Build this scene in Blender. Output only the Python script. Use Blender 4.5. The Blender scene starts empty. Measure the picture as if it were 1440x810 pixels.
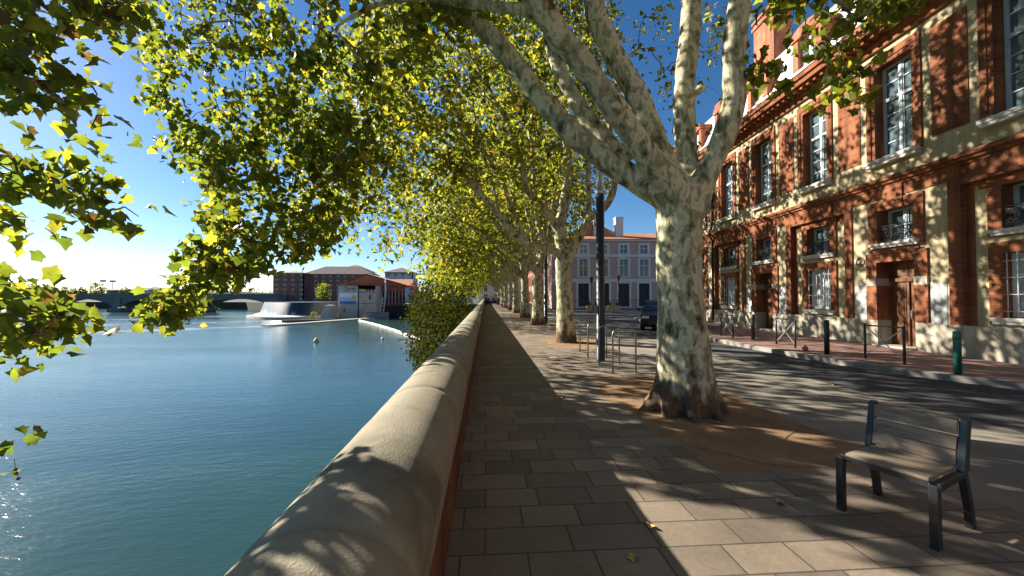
import bpy, bmesh, math, random
import numpy as np
from mathutils import Vector, Matrix, Euler
R = math.radians
random.seed(7)
rng = np.random.default_rng(11)
scene = bpy.context.scene
COL = scene.collection

# ------------------------------------------------------------------ camera
F, CX, CY, EYE = 555.0, 720.0, 405.0, 1.7
YAW, PITCH = R(3.814), R(1.236)
_fw = np.array([math.sin(YAW) * math.cos(PITCH), math.cos(YAW) * math.cos(PITCH), math.sin(PITCH)])
_rt = np.array([math.cos(YAW), -math.sin(YAW), 0.0])
_up = np.cross(_rt, _fw)
CAM = np.array([0.0, 0.0, EYE])

def ray(px, py):
    return _fw * F + _rt * (px - CX) - _up * (py - CY)

def ground(px, py, z=0.0):
    r = ray(px, py)
    return CAM + r * ((z - EYE) / r[2])

def at(px, py, Y):
    r = ray(px, py)
    return CAM + r * (Y / r[1])

def project(p):
    v = np.asarray(p) - CAM
    z = v @ _fw
    return CX + F * (v @ _rt) / z, CY - F * (v @ _up) / z, z

cd = bpy.data.cameras.new('camera')
cd.sensor_width = 36.0
cd.lens = 36.0 * F / 1440.0
cd.clip_start = 0.05
cd.clip_end = 6000.0
cam = bpy.data.objects.new('camera', cd)
COL.objects.link(cam)
cam.location = CAM
cam.rotation_euler = (R(90) + PITCH, 0, -YAW)
scene.camera = cam

# ------------------------------------------------------------------ light
SUN = np.array([-0.883, 0.555, 0.516])
SUN = SUN / np.linalg.norm(SUN)
w = bpy.data.worlds.new('World')
scene.world = w
w.use_nodes = True
nt = w.node_tree
sky = nt.nodes.new('ShaderNodeTexSky')
sky.sky_type = 'NISHITA'
sky.sun_disc = False
sky.sun_elevation = math.asin(SUN[2])
sky.sun_rotation = math.atan2(SUN[0], SUN[1])
sky.air_density = 0.85
sky.dust_density = 0.16
sky.ozone_density = 3.2
bg = nt.nodes['Background']
bg.inputs[1].default_value = 0.05
hs = nt.nodes.new('ShaderNodeHueSaturation')
hs.inputs['Saturation'].default_value = 1.22
nt.links.new(sky.outputs[0], hs.inputs['Color'])
nt.links.new(hs.outputs[0], bg.inputs[0])
sd = bpy.data.lights.new('sun', 'SUN')
sd.energy = 5.0
sd.angle = R(0.5)
sd.color = (1.0, 0.94, 0.83)
so = bpy.data.objects.new('sun', sd)
COL.objects.link(so)
so.location = (-30, 30, 40)
so.rotation_euler = Vector(SUN).to_track_quat('Z', 'Y').to_euler()
vs = scene.view_settings
scene.display_settings.display_device = 'sRGB'
vs.view_transform = 'Standard'
vs.look = 'None'
vs.exposure = EXPOSURE = 1.55
vs.gamma = 1.0
vs.use_curve_mapping = False
cy = scene.cycles
cy.max_bounces = 7
cy.diffuse_bounces = 3
cy.glossy_bounces = 3
cy.transmission_bounces = 4
cy.transparent_max_bounces = 6
cy.caustics_reflective = False
cy.caustics_refractive = False
cy.sample_clamp_indirect = 6.0
cy.use_denoising = True

# ------------------------------------------------------------------ materials
class NT:
    def __init__(s, name):
        s.m = bpy.data.materials.new(name)
        s.m.use_nodes = True
        s.t = s.m.node_tree
        s.b = s.t.nodes['Principled BSDF']
        s.out = s.t.nodes['Material Output']
    def n(s, typ, **kw):
        nd = s.t.nodes.new('ShaderNode' + typ)
        for k, v in kw.items():
            if k.startswith('_'):
                setattr(nd, k[1:], v)
            else:
                key = k.replace('__', ' ')
                nd.inputs[int(key[1:]) if key[0] == 'i' and key[1:].isdigit() else key].default_value = v
        return nd
    def l(s, a, b):
        s.t.links.new(a, b)
    def coord(s, scale=(1, 1, 1), kind='Object'):
        tc = s.n('TexCoord')
        mp = s.n('Mapping')
        mp.inputs['Scale'].default_value = scale
        s.l(tc.outputs[kind], mp.inputs[0])
        return mp.outputs[0]
    def noise(s, vec, scale, detail=4.0, rough=0.55, dist=0.0):
        nd = s.n('TexNoise')
        nd.inputs['Scale'].default_value = scale
        nd.inputs['Detail'].default_value = detail
        nd.inputs['Roughness'].default_value = rough
        nd.inputs['Distortion'].default_value = dist
        if vec is not None:
            s.l(vec, nd.inputs['Vector'])
        return nd.outputs[0]
    def ramp(s, fac, stops, interp='LINEAR'):
        nd = s.n('ValToRGB')
        cr = nd.color_ramp
        cr.interpolation = interp
        while len(cr.elements) < len(stops):
            cr.elements.new(0.5)
        for e, (p, c) in zip(cr.elements, stops):
            e.position = p
            e.color = (c, c, c, 1) if isinstance(c, (int, float)) else (*c, 1)
        s.l(fac, nd.inputs[0])
        return nd.outputs[0]
    def mix(s, fac, a, b, mode='MIX'):
        nd = s.n('MixRGB', _blend_type=mode)
        for i, x in ((0, fac), (1, a), (2, b)):
            if hasattr(x, 'is_linked'):
                s.l(x, nd.inputs[i])
            elif isinstance(x, (int, float)):
                nd.inputs[i].default_value = x if i == 0 else (x, x, x, 1)
            else:
                nd.inputs[i].default_value = (*x, 1)
        return nd.outputs[0]
    def bump(s, h, strength=0.3, dist=0.02):
        nd = s.n('Bump')
        nd.inputs['Strength'].default_value = strength
        nd.inputs['Distance'].default_value = dist
        s.l(h, nd.inputs['Height'])
        s.l(nd.outputs[0], s.b.inputs['Normal'])
        return nd
    def color(s, c):
        if hasattr(c, 'is_linked'):
            s.l(c, s.b.inputs['Base Color'])
        else:
            s.b.inputs['Base Color'].default_value = (*c, 1)
    def rough(s, r, spec=None, metal=None):
        if hasattr(r, 'is_linked'):
            s.l(r, s.b.inputs['Roughness'])
        else:
            s.b.inputs['Roughness'].default_value = r
        if spec is not None:
            s.b.inputs['Specular IOR Level'].default_value = spec
        if metal is not None:
            s.b.inputs['Metallic'].default_value = metal

M = {}
def mottled(name, c1, c2, scale=3.0, rough=0.8, bump=0.25, bscale=40.0, stretch=(1, 1, 1), spec=0.3, c3=None, metal=0.0, streak=0.0):
    t = NT(name)
    v = t.coord(stretch)
    n1 = t.noise(v, scale, 5, 0.6)
    st = [(0.3, c1), (0.7, c2)]
    c = t.ramp(n1, st)
    if c3:
        n2 = t.noise(v, scale * 0.37, 4, 0.65, 0.4)
        c = t.mix(t.ramp(n2, [(0.55, 0.0), (0.68, 0.8)]), c, c3)
    if streak:
        n3 = t.noise(t.coord((2.2, 2.2, .16)), 1.6, 5, 0.65)
        c = t.mix(1.0, c, t.ramp(n3, [(0.34, 1.0 - streak), (0.58, 1.06)]), 'MULTIPLY')
    t.color(c)
    t.rough(rough, spec, metal)
    if bump:
        t.bump(t.noise(v, bscale, 4, 0.7), bump, 0.01)
    M[name] = t.m
    return t

def brick_mat(name, c1, c2, mortar, bw=0.36, rh=0.065, ms=0.008, axes='xz', worn=None):
    t = NT(name)
    tc = t.n('TexCoord')
    sp = t.n('SeparateXYZ')
    t.l(tc.outputs['Object'], sp.inputs[0])
    cb = t.n('CombineXYZ')
    ix = {'x': 0, 'y': 1, 'z': 2}
    t.l(sp.outputs[ix[axes[0]]], cb.inputs[0])
    t.l(sp.outputs[ix[axes[1]]], cb.inputs[1])
    br = t.n('TexBrick')
    br.inputs['Color1'].default_value = (*c1, 1)
    br.inputs['Color2'].default_value = (*c2, 1)
    br.inputs['Mortar'].default_value = (*mortar, 1)
    br.inputs['Scale'].default_value = 1.0
    br.inputs['Mortar Size'].default_value = ms
    br.inputs['Mortar Smooth'].default_value = 0.2
    br.inputs['Brick Width'].default_value = bw
    br.inputs['Row Height'].default_value = rh
    t.l(cb.outputs[0], br.inputs['Vector'])
    n = t.noise(tc.outputs['Object'], 2.2, 5, 0.65)
    c = t.mix(0.75, br.outputs[0], t.ramp(n, [(0.3, (0.55, 0.5, 0.5)), (0.7, (1.25, 1.2, 1.15))]), 'MULTIPLY')
    if worn:
        n2 = t.noise(tc.outputs['Object'], 1.3, 6, 0.7, 0.5)
        c = t.mix(t.ramp(n2, [(0.56, 0.0), (0.7, 0.7)]), c, worn)
    n3 = t.noise(t.coord((2.0, 2.0, .16)), 1.6, 5, 0.65)
    c = t.mix(1.0, c, t.ramp(n3, [(0.34, 0.55), (0.58, 1.08)]), 'MULTIPLY')
    t.color(c)
    t.rough(0.9, 0.15)
    h = t.mix(0.5, br.outputs['Fac'], t.noise(tc.outputs['Object'], 60, 3))
    bp = t.bump(h, 0.5, 0.01)
    bp.invert = True
    M[name] = t.m
    return t

brick_mat('facade_brick', (0.32, 0.108, 0.046), (0.235, 0.076, 0.035), (0.27, 0.155, 0.095), worn=(0.19, 0.08, 0.045))
brick_mat('quay_brick', (0.21, 0.075, 0.035), (0.14, 0.05, 0.028), (0.15, 0.11, 0.08), axes='yz', bw=0.3, rh=0.06)
brick_mat('chimney_brick', (0.45, 0.14, 0.07), (0.38, 0.11, 0.06), (0.4, 0.25, 0.17))
brick_mat('far_brick', (0.34, 0.14, 0.11), (0.28, 0.11, 0.09), (0.3, 0.2, 0.17))
mottled('plaster', (0.43, 0.345, 0.20), (0.51, 0.425, 0.26), 2.0, 0.92, 0.25, 30, c3=(0.36, 0.29, 0.185), streak=.32)
mottled('plinth_stone', (0.40, 0.345, 0.255), (0.50, 0.44, 0.34), 2.5, 0.9, 0.4, 20, c3=(0.33, 0.28, 0.22), streak=.4)
mottled('whitewash', (0.42, 0.42, 0.41), (0.52, 0.51, 0.48), 2.0, 0.9, 0.2, 25, c3=(0.42, 0.41, 0.38))
mottled('sill_stone', (0.55, 0.52, 0.46), (0.68, 0.64, 0.57), 5.0, 0.8, 0.2, 30)
mottled('zinc_roof', (0.52, 0.51, 0.48), (0.66, 0.64, 0.60), 1.5, 0.6, 0.1, 10, c3=(0.40, 0.38, 0.36))
mottled('roof_tile', (0.38, 0.15, 0.08), (0.50, 0.23, 0.13), 4.0, 0.9, 0.5, 18, c3=(0.30, 0.14, 0.09))
mottled('white_paint', (0.66, 0.69, 0.72), (0.74, 0.77, 0.80), 4.0, 0.5, 0.0)
mottled('grey_paint', (0.42, 0.46, 0.49), (0.54, 0.58, 0.60), 5.0, 0.5, 0.0)
mottled('dark_iron', (0.016, 0.017, 0.018), (0.03, 0.03, 0.032), 6.0, 0.45, 0.1, 60, spec=0.5)
mottled('pale_iron', (0.45, 0.44, 0.41), (0.6, 0.58, 0.54), 8.0, 0.6, 0.0)
mottled('lamp_paint', (0.012, 0.02, 0.022), (0.022, 0.032, 0.034), 5.0, 0.42, 0.05, 60, spec=0.5)
mottled('green_paint', (0.02, 0.11, 0.085), (0.035, 0.15, 0.11), 5.0, 0.45, 0.05, 60, spec=0.5)
mottled('galvanised', (0.24, 0.25, 0.26), (0.36, 0.37, 0.38), 12.0, 0.42, 0.0, spec=0.5, metal=0.7)
mottled('asphalt', (0.050, 0.050, 0.052), (0.085, 0.083, 0.080), 3.0, 0.9, 0.6, 160, c3=(0.11, 0.105, 0.10))
mottled('worn_asphalt', (0.19, 0.165, 0.13), (0.29, 0.255, 0.20), 1.1, 0.95, 0.7, 120, c3=(0.15, 0.13, 0.105))
mottled('pit_soil', (0.20, 0.115, 0.058), (0.32, 0.20, 0.11), 2.4, 0.98, 0.8, 70, c3=(0.17, 0.10, 0.05))
mottled('kerb_stone', (0.20, 0.18, 0.155), (0.28, 0.255, 0.22), 4.0, 0.85, 0.4, 40)
mottled('cap_render', (0.25, 0.215, 0.15), (0.34, 0.295, 0.21), 2.6, 0.95, 1.0, 85, c3=(0.125, 0.11, 0.075))
mottled('quay_stone', (0.16, 0.13, 0.10), (0.26, 0.21, 0.16), 1.5, 0.95, 0.5, 12)
mottled('concrete', (0.42, 0.39, 0.33), (0.55, 0.51, 0.43), 0.7, 0.9, 0.2, 6, c3=(0.34, 0.31, 0.26))
mottled('dark_concrete', (0.045, 0.045, 0.045), (0.09, 0.085, 0.08), 0.8, 0.9, 0.2, 6)
mottled('bridge_concrete', (0.15, 0.15, 0.15), (0.22, 0.218, 0.215), 0.3, 0.9, 0.0)
mottled('cream_wall', (0.58, 0.52, 0.40), (0.68, 0.61, 0.48), 0.4, 0.9, 0.0)
mottled('mauve_wall', (0.45, 0.30, 0.265), (0.53, 0.36, 0.32), 0.5, 0.9, 0.0)
mottled('pale_trim', (0.62, 0.57, 0.55), (0.72, 0.67, 0.64), 0.8, 0.9, 0.0)
mottled('pale_block', (0.46, 0.49, 0.54), (0.56, 0.58, 0.62), 0.3, 0.8, 0.0)
mottled('mill_brick', (0.27, 0.08, 0.05), (0.36, 0.11, 0.07), 0.6, 0.9, 0.1, 4)
mottled('mill_tile', (0.46, 0.19, 0.11), (0.56, 0.26, 0.16), 0.8, 0.9, 0.2, 6)
mottled('grey_tile', (0.17, 0.125, 0.11), (0.25, 0.19, 0.17), 0.8, 0.9, 0.2, 6)
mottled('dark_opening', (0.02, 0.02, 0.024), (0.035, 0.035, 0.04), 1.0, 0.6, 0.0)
mottled('far_bank_soil', (0.035, 0.042, 0.024), (0.07, 0.07, 0.045), 0.05, 1.0, 0.0)
mottled('far_road', (0.22, 0.20, 0.18), (0.30, 0.275, 0.24), 0.3, 0.95, 0.2, 20)
mottled('boom_white', (0.66, 0.64, 0.58), (0.76, 0.74, 0.67), 1.0, 0.6, 0.0)
mottled('buoy_yellow', (0.50, 0.42, 0.16), (0.62, 0.54, 0.26), 3.0, 0.5, 0.0)
mottled('buoy_white', (0.6, 0.6, 0.6), (0.7, 0.7, 0.7), 3.0, 0.5, 0.0)
mottled('skin', (0.42, 0.25, 0.17), (0.5, 0.31, 0.22), 6.0, 0.6, 0.0)
mottled('hair_brown', (0.03, 0.02, 0.014), (0.06, 0.04, 0.025), 20.0, 0.7, 0.0)
mottled('cloth_blue', (0.26, 0.36, 0.55), (0.34, 0.45, 0.64), 6.0, 0.9, 0.0)
mottled('cloth_navy', (0.02, 0.028, 0.055), (0.035, 0.045, 0.08), 6.0, 0.9, 0.0)
mottled('cloth_white', (0.68, 0.64, 0.62), (0.78, 0.73, 0.71), 6.0, 0.9, 0.0)
mottled('cloth_pink', (0.55, 0.2, 0.28), (0.65, 0.28, 0.36), 6.0, 0.9, 0.0)
mottled('red_plastic', (0.5, 0.16, 0.16), (0.6, 0.26, 0.26), 6.0, 0.5, 0.0)
mottled('tyre_rubber', (0.012, 0.012, 0.012), (0.02, 0.02, 0.02), 6.0, 0.8, 0.0)
mottled('leaf_litter', (0.42, 0.25, 0.08), (0.58, 0.40, 0.14), 20.0, 0.8, 0.0)
mottled('foam', (0.35, 0.38, 0.40), (0.75, 0.77, 0.77), 0.8, 0.8, 0.3, 5)
mottled('standin_wood', (0.45, 0.30, 0.17), (0.55, 0.38, 0.23), 4.0, 0.85, 0.0)
mottled('banner_white', (0.72, 0.74, 0.78), (0.80, 0.82, 0.85), 0.3, 0.7, 0.0)
mottled('banner_blue', (0.10, 0.16, 0.42), (0.15, 0.22, 0.50), 0.4, 0.7, 0.0)
mottled('banner_orange', (0.70, 0.40, 0.12), (0.78, 0.50, 0.18), 0.4, 0.7, 0.0)
mottled('pale_blue', (0.40, 0.45, 0.62), (0.50, 0.54, 0.70), 0.4, 0.7, 0.0)

def glossy(name, col, rough=0.06, spec=0.8, metal=0.0, coat=0.0):
    t = NT(name)
    v = t.coord()
    n = t.noise(v, 1.7, 4, 0.6)
    t.color(t.ramp(n, [(0.3, tuple(x * 0.75 for x in col)), (0.7, tuple(x * 1.25 for x in col))]))
    t.rough(rough, spec, metal)
    t.b.inputs['Coat Weight'].default_value = coat
    t.bump(t.noise(v, 1.1, 2), 0.08, 0.05)
    M[name] = t.m
    return t
glossy('window_glass', (0.09, 0.13, 0.15), 0.05, 1.0)
glossy('curtained_glass', (0.42, 0.47, 0.48), 0.15, 0.6)
glossy('far_glass', (0.05, 0.065, 0.08), 0.1, 0.6)
glossy('car_paint', (0.026, 0.024, 0.022), 0.5, 0.25, 0.0, 0.12)
glossy('car_paint_silver', (0.4, 0.42, 0.45), 0.3, 0.6, 0.5, 1.0)
glossy('car_glass', (0.02, 0.025, 0.028), 0.04, 0.9)
glossy('lens', (0.7, 0.72, 0.72), 0.1, 0.8)
t = NT('clear_glass')
t.color((0.85, 0.9, 0.92)); t.rough(0.05, 0.5)
t.b.inputs['Transmission Weight'].default_value = 0.9
t.b.inputs['Alpha'].default_value = 0.6
M['clear_glass'] = t.m

# weathered grey wood
t = NT('weathered_wood')
v = t.coord((1.6, 26, 26))
n = t.noise(v, 2.2, 6, 0.7)
n2 = t.noise(t.coord((1, 1, 1)), 5, 4)
c = t.ramp(n, [(0.25, (0.14, 0.10, 0.068)), (0.5, (0.25, 0.19, 0.13)), (0.75, (0.40, 0.315, 0.225))])
c = t.mix(t.ramp(n2, [(0.45, 0.0), (0.7, 0.55)]), c, (0.22, 0.16, 0.11))
t.color(c); t.rough(0.75, 0.3); t.bump(n, 0.4, 0.004)
M['weathered_wood'] = t.m
# door wood
t = NT('door_wood')
v = t.coord((14, 14, 1.0))
n = t.noise(v, 2.0, 6, 0.7)
t.color(t.ramp(n, [(0.3, (0.07, 0.026, 0.01)), (0.7, (0.17, 0.07, 0.024))]))
t.rough(0.45, 0.4); t.bump(n, 0.3, 0.004)
M['door_wood'] = t.m

# paving slabs: rows along X, joints staggered
def slab_mat(name, c1, c2, mortar, bw, rh, ms):
    t = NT(name)
    tc = t.n('TexCoord')
    br = t.n('TexBrick')
    br.offset = 0.37; br.squash = 1.35; br.squash_frequency = 3; br.offset_frequency = 2
    br.inputs['Color1'].default_value = (*c1, 1)
    br.inputs['Color2'].default_value = (*c2, 1)
    br.inputs['Mortar'].default_value = (*mortar, 1)
    br.inputs['Scale'].default_value = 1.0
    br.inputs['Mortar Size'].default_value = ms
    br.inputs['Mortar Smooth'].default_value = 0.15
    br.inputs['Brick Width'].default_value = bw
    br.inputs['Row Height'].default_value = rh
    br.inputs['Bias'].default_value = 0.0
    t.l(tc.outputs['Object'], br.inputs['Vector'])
    n = t.noise(tc.outputs['Object'], 1.3, 6, 0.65)
    n3 = t.noise(tc.outputs['Object'], 26, 5, 0.7)
    c = t.mix(0.8, br.outputs[0], t.ramp(n, [(0.3, (0.68, 0.68, 0.66)), (0.72, (1.2, 1.18, 1.14))]), 'MULTIPLY')
    c = t.mix(0.5, c, t.ramp(n3, [(0.3, 0.72), (0.7, 1.2)]), 'MULTIPLY')
    n4 = t.noise(tc.outputs['Object'], 0.55, 5, 0.7, 0.6)
    c = t.mix(t.ramp(n4, [(0.52, 0.0), (0.66, 0.55)]), c, (0.16, 0.125, 0.09))
    t.color(c)
    t.rough(t.ramp(n, [(0.3, 0.62), (0.7, 0.85)]), 0.35)
    h = t.mix(0.35, t.mix(1.0, 1.0, br.outputs['Fac'], 'SUBTRACT'), n3)
    t.bump(h, 0.6, 0.012)
    M[name] = t.m
slab_mat('paving', (0.265, 0.21, 0.155), (0.165, 0.13, 0.098), (0.085, 0.068, 0.052), 0.44, 0.292, 0.007)
slab_mat('sidewalk_paving', (0.30, 0.17, 0.14), (0.26, 0.145, 0.12), (0.12, 0.08, 0.07), 0.4, 0.2, 0.008)

# plane-tree bark: cream, olive and brown flakes
def bark(name, dark_base=True):
    t = NT(name)
    tc = t.n('TexCoord')
    mp = t.n('Mapping'); mp.inputs['Scale'].default_value = (1.0, 1.0, 0.52)
    t.l(tc.outputs['Object'], mp.inputs[0])
    v = mp.outputs[0]
    n1 = t.noise(v, 7.2, 6, 0.60, 0.35)
    c = t.ramp(n1, [(0.0, (0.085, 0.055, 0.03)), (0.345, (0.17, 0.155, 0.085)), (0.405, (0.36, 0.32, 0.19)), (0.50, (0.62, 0.55, 0.36)), (0.60, (0.50, 0.45, 0.285)), (0.68, (0.19, 0.17, 0.10)), (0.735, (0.10, 0.065, 0.038))], 'CONSTANT')
    n2 = t.noise(v, 22, 5, 0.7)
    c = t.mix(0.7, c, t.ramp(n2, [(0.3, 0.62), (0.68, 1.15)]), 'MULTIPLY')
    n4 = t.noise(v, 1.1, 3, 0.6)
    c = t.mix(t.ramp(n4, [(0.57, 0.0), (0.70, 0.35)]), c, (0.26, 0.235, 0.14))
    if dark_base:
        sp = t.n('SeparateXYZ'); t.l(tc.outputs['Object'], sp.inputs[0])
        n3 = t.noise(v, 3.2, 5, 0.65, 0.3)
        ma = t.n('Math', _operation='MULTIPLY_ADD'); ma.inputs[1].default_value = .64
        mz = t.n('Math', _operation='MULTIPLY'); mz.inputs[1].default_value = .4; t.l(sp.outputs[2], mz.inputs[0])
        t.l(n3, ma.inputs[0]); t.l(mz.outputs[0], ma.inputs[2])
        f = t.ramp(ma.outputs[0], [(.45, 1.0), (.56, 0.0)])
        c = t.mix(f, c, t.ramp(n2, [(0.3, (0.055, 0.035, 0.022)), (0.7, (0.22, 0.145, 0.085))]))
    t.color(c)
    t.rough(0.85, 0.2)
    h = t.mix(0.45, t.ramp(n1, [(0.0, 0.0), (.46, .5), (.5, 1.0), (.645, .5)], 'CONSTANT'), n2)
    t.bump(h, 0.8, 0.02)
    M[name] = t.m
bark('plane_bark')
mottled('twig_bark', (0.06, 0.048, 0.035), (0.15, 0.125, 0.09), 6.0, 0.9, 0.0)
mottled('branch_bark', (0.22, 0.20, 0.13), (0.42, 0.38, 0.26), 3.0, 0.9, 0.0, c3=(0.14, 0.11, 0.07))
mottled('dark_trunk', (0.07, 0.055, 0.04), (0.12, 0.095, 0.07), 3.0, 0.9, 0.0)

def leaf_mat(name, gain=3.7, rough=0.5, mixf=0.55):
    t = NT(name)
    a = t.n('Attribute', _attribute_name='col')
    t.color(a.outputs[0])
    t.rough(rough, 0.3 if rough < .7 else 0.05)
    tr = t.n('BsdfTranslucent')
    g = t.mix(1.0, a.outputs[0], (gain, gain * 0.95, gain * 0.5), 'MULTIPLY')
    t.l(g, tr.inputs[0])
    mx = t.n('MixShader'); mx.inputs[0].default_value = mixf
    t.l(t.b.outputs[0], mx.inputs[1]); t.l(tr.outputs[0], mx.inputs[2])
    t.l(mx.outputs[0], t.out.inputs[0])
    M[name] = t.m
leaf_mat('plane_leaf')
leaf_mat('bush_leaf', 1.6, 0.8, 0.3)

# river water
t = NT('river_water')
tc = t.n('TexCoord')
def wmap(sc, rot=0):
    mp = t.n('Mapping'); mp.inputs['Scale'].default_value = sc; mp.inputs['Rotation'].default_value = (0, 0, rot)
    t.l(tc.outputs['Object'], mp.inputs[0]); return mp.outputs[0]
nA = t.noise(wmap((0.55, 1.5, 1), 0.25), 1.0, 5, 0.6, 0.3)
nB = t.noise(wmap((2.2, 5.5, 1), -0.2), 1.0, 4, 0.55, 0.5)
wv = t.n('TexWave', _wave_type='RINGS'); wv.rings_direction = 'Z'
mpw = t.n('Mapping'); mpw.inputs['Location'].default_value = (9.0, -6.0, 0); t.l(tc.outputs['Object'], mpw.inputs[0])
t.l(mpw.outputs[0], wv.inputs[0]); wv.inputs['Scale'].default_value = 0.55; wv.inputs['Distortion'].default_value = 2.5; wv.inputs['Detail'].default_value = 2.0
wv.inputs['Detail Scale'].default_value = 0.6
h = t.mix(0.45, nA, nB)
h = t.mix(0.06, h, wv.outputs[1])
nC = t.noise(wmap((0.018, 0.055, 1), 0.3), 1.0, 5, 0.65, 0.9)
h = t.mix(1.0, h, t.ramp(nC, [(0.36, 0.45), (0.62, 1.0)]), 'MULTIPLY')
t.color(t.ramp(nC, [(0.3, (0.018, 0.048, 0.042)), (0.7, (0.028, 0.066, 0.052))]))
t.rough(t.ramp(nC, [(0.4, 0.08), (0.6, 0.16)]), 0.5)
t.b.inputs['IOR'].default_value = 1.33
t.bump(h, 0.6, 0.10)
M['river_water'] = t.m

# falling water on the weir: dark water with white streaks, whiter towards its foot
t = NT('weir_water')
tc = t.n('TexCoord')
mp = t.n('Mapping'); mp.inputs['Scale'].default_value = (.9, .25, .10); t.l(tc.outputs['Object'], mp.inputs[0])
sp = t.n('SeparateXYZ'); t.l(tc.outputs['Object'], sp.inputs[0])
ns = t.noise(mp.outputs[0], 1.0, 6, 0.7)
ma = t.n('Math', _operation='MULTIPLY_ADD'); ma.inputs[1].default_value = -.10; t.l(sp.outputs[2], ma.inputs[0]); t.l(ns, ma.inputs[2])
mx = t.n('Math', _operation='MULTIPLY_ADD'); mx.inputs[1].default_value = -.007; t.l(sp.outputs[0], mx.inputs[0]); t.l(ma.outputs[0], mx.inputs[2])
f = t.ramp(mx.outputs[0], [(.0, 0.0), (.98, 0.0), (1.0, 1.0)]) if False else t.n('MapRange')
f.inputs[1].default_value = 1.28; f.inputs[2].default_value = 1.66; t.l(mx.outputs[0], f.inputs[0])
t.color(t.mix(f.outputs[0], (0.022, 0.03, 0.045), (0.72, 0.74, 0.75)))
t.rough(.4, .4)
M['weir_water'] = t.m

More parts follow.
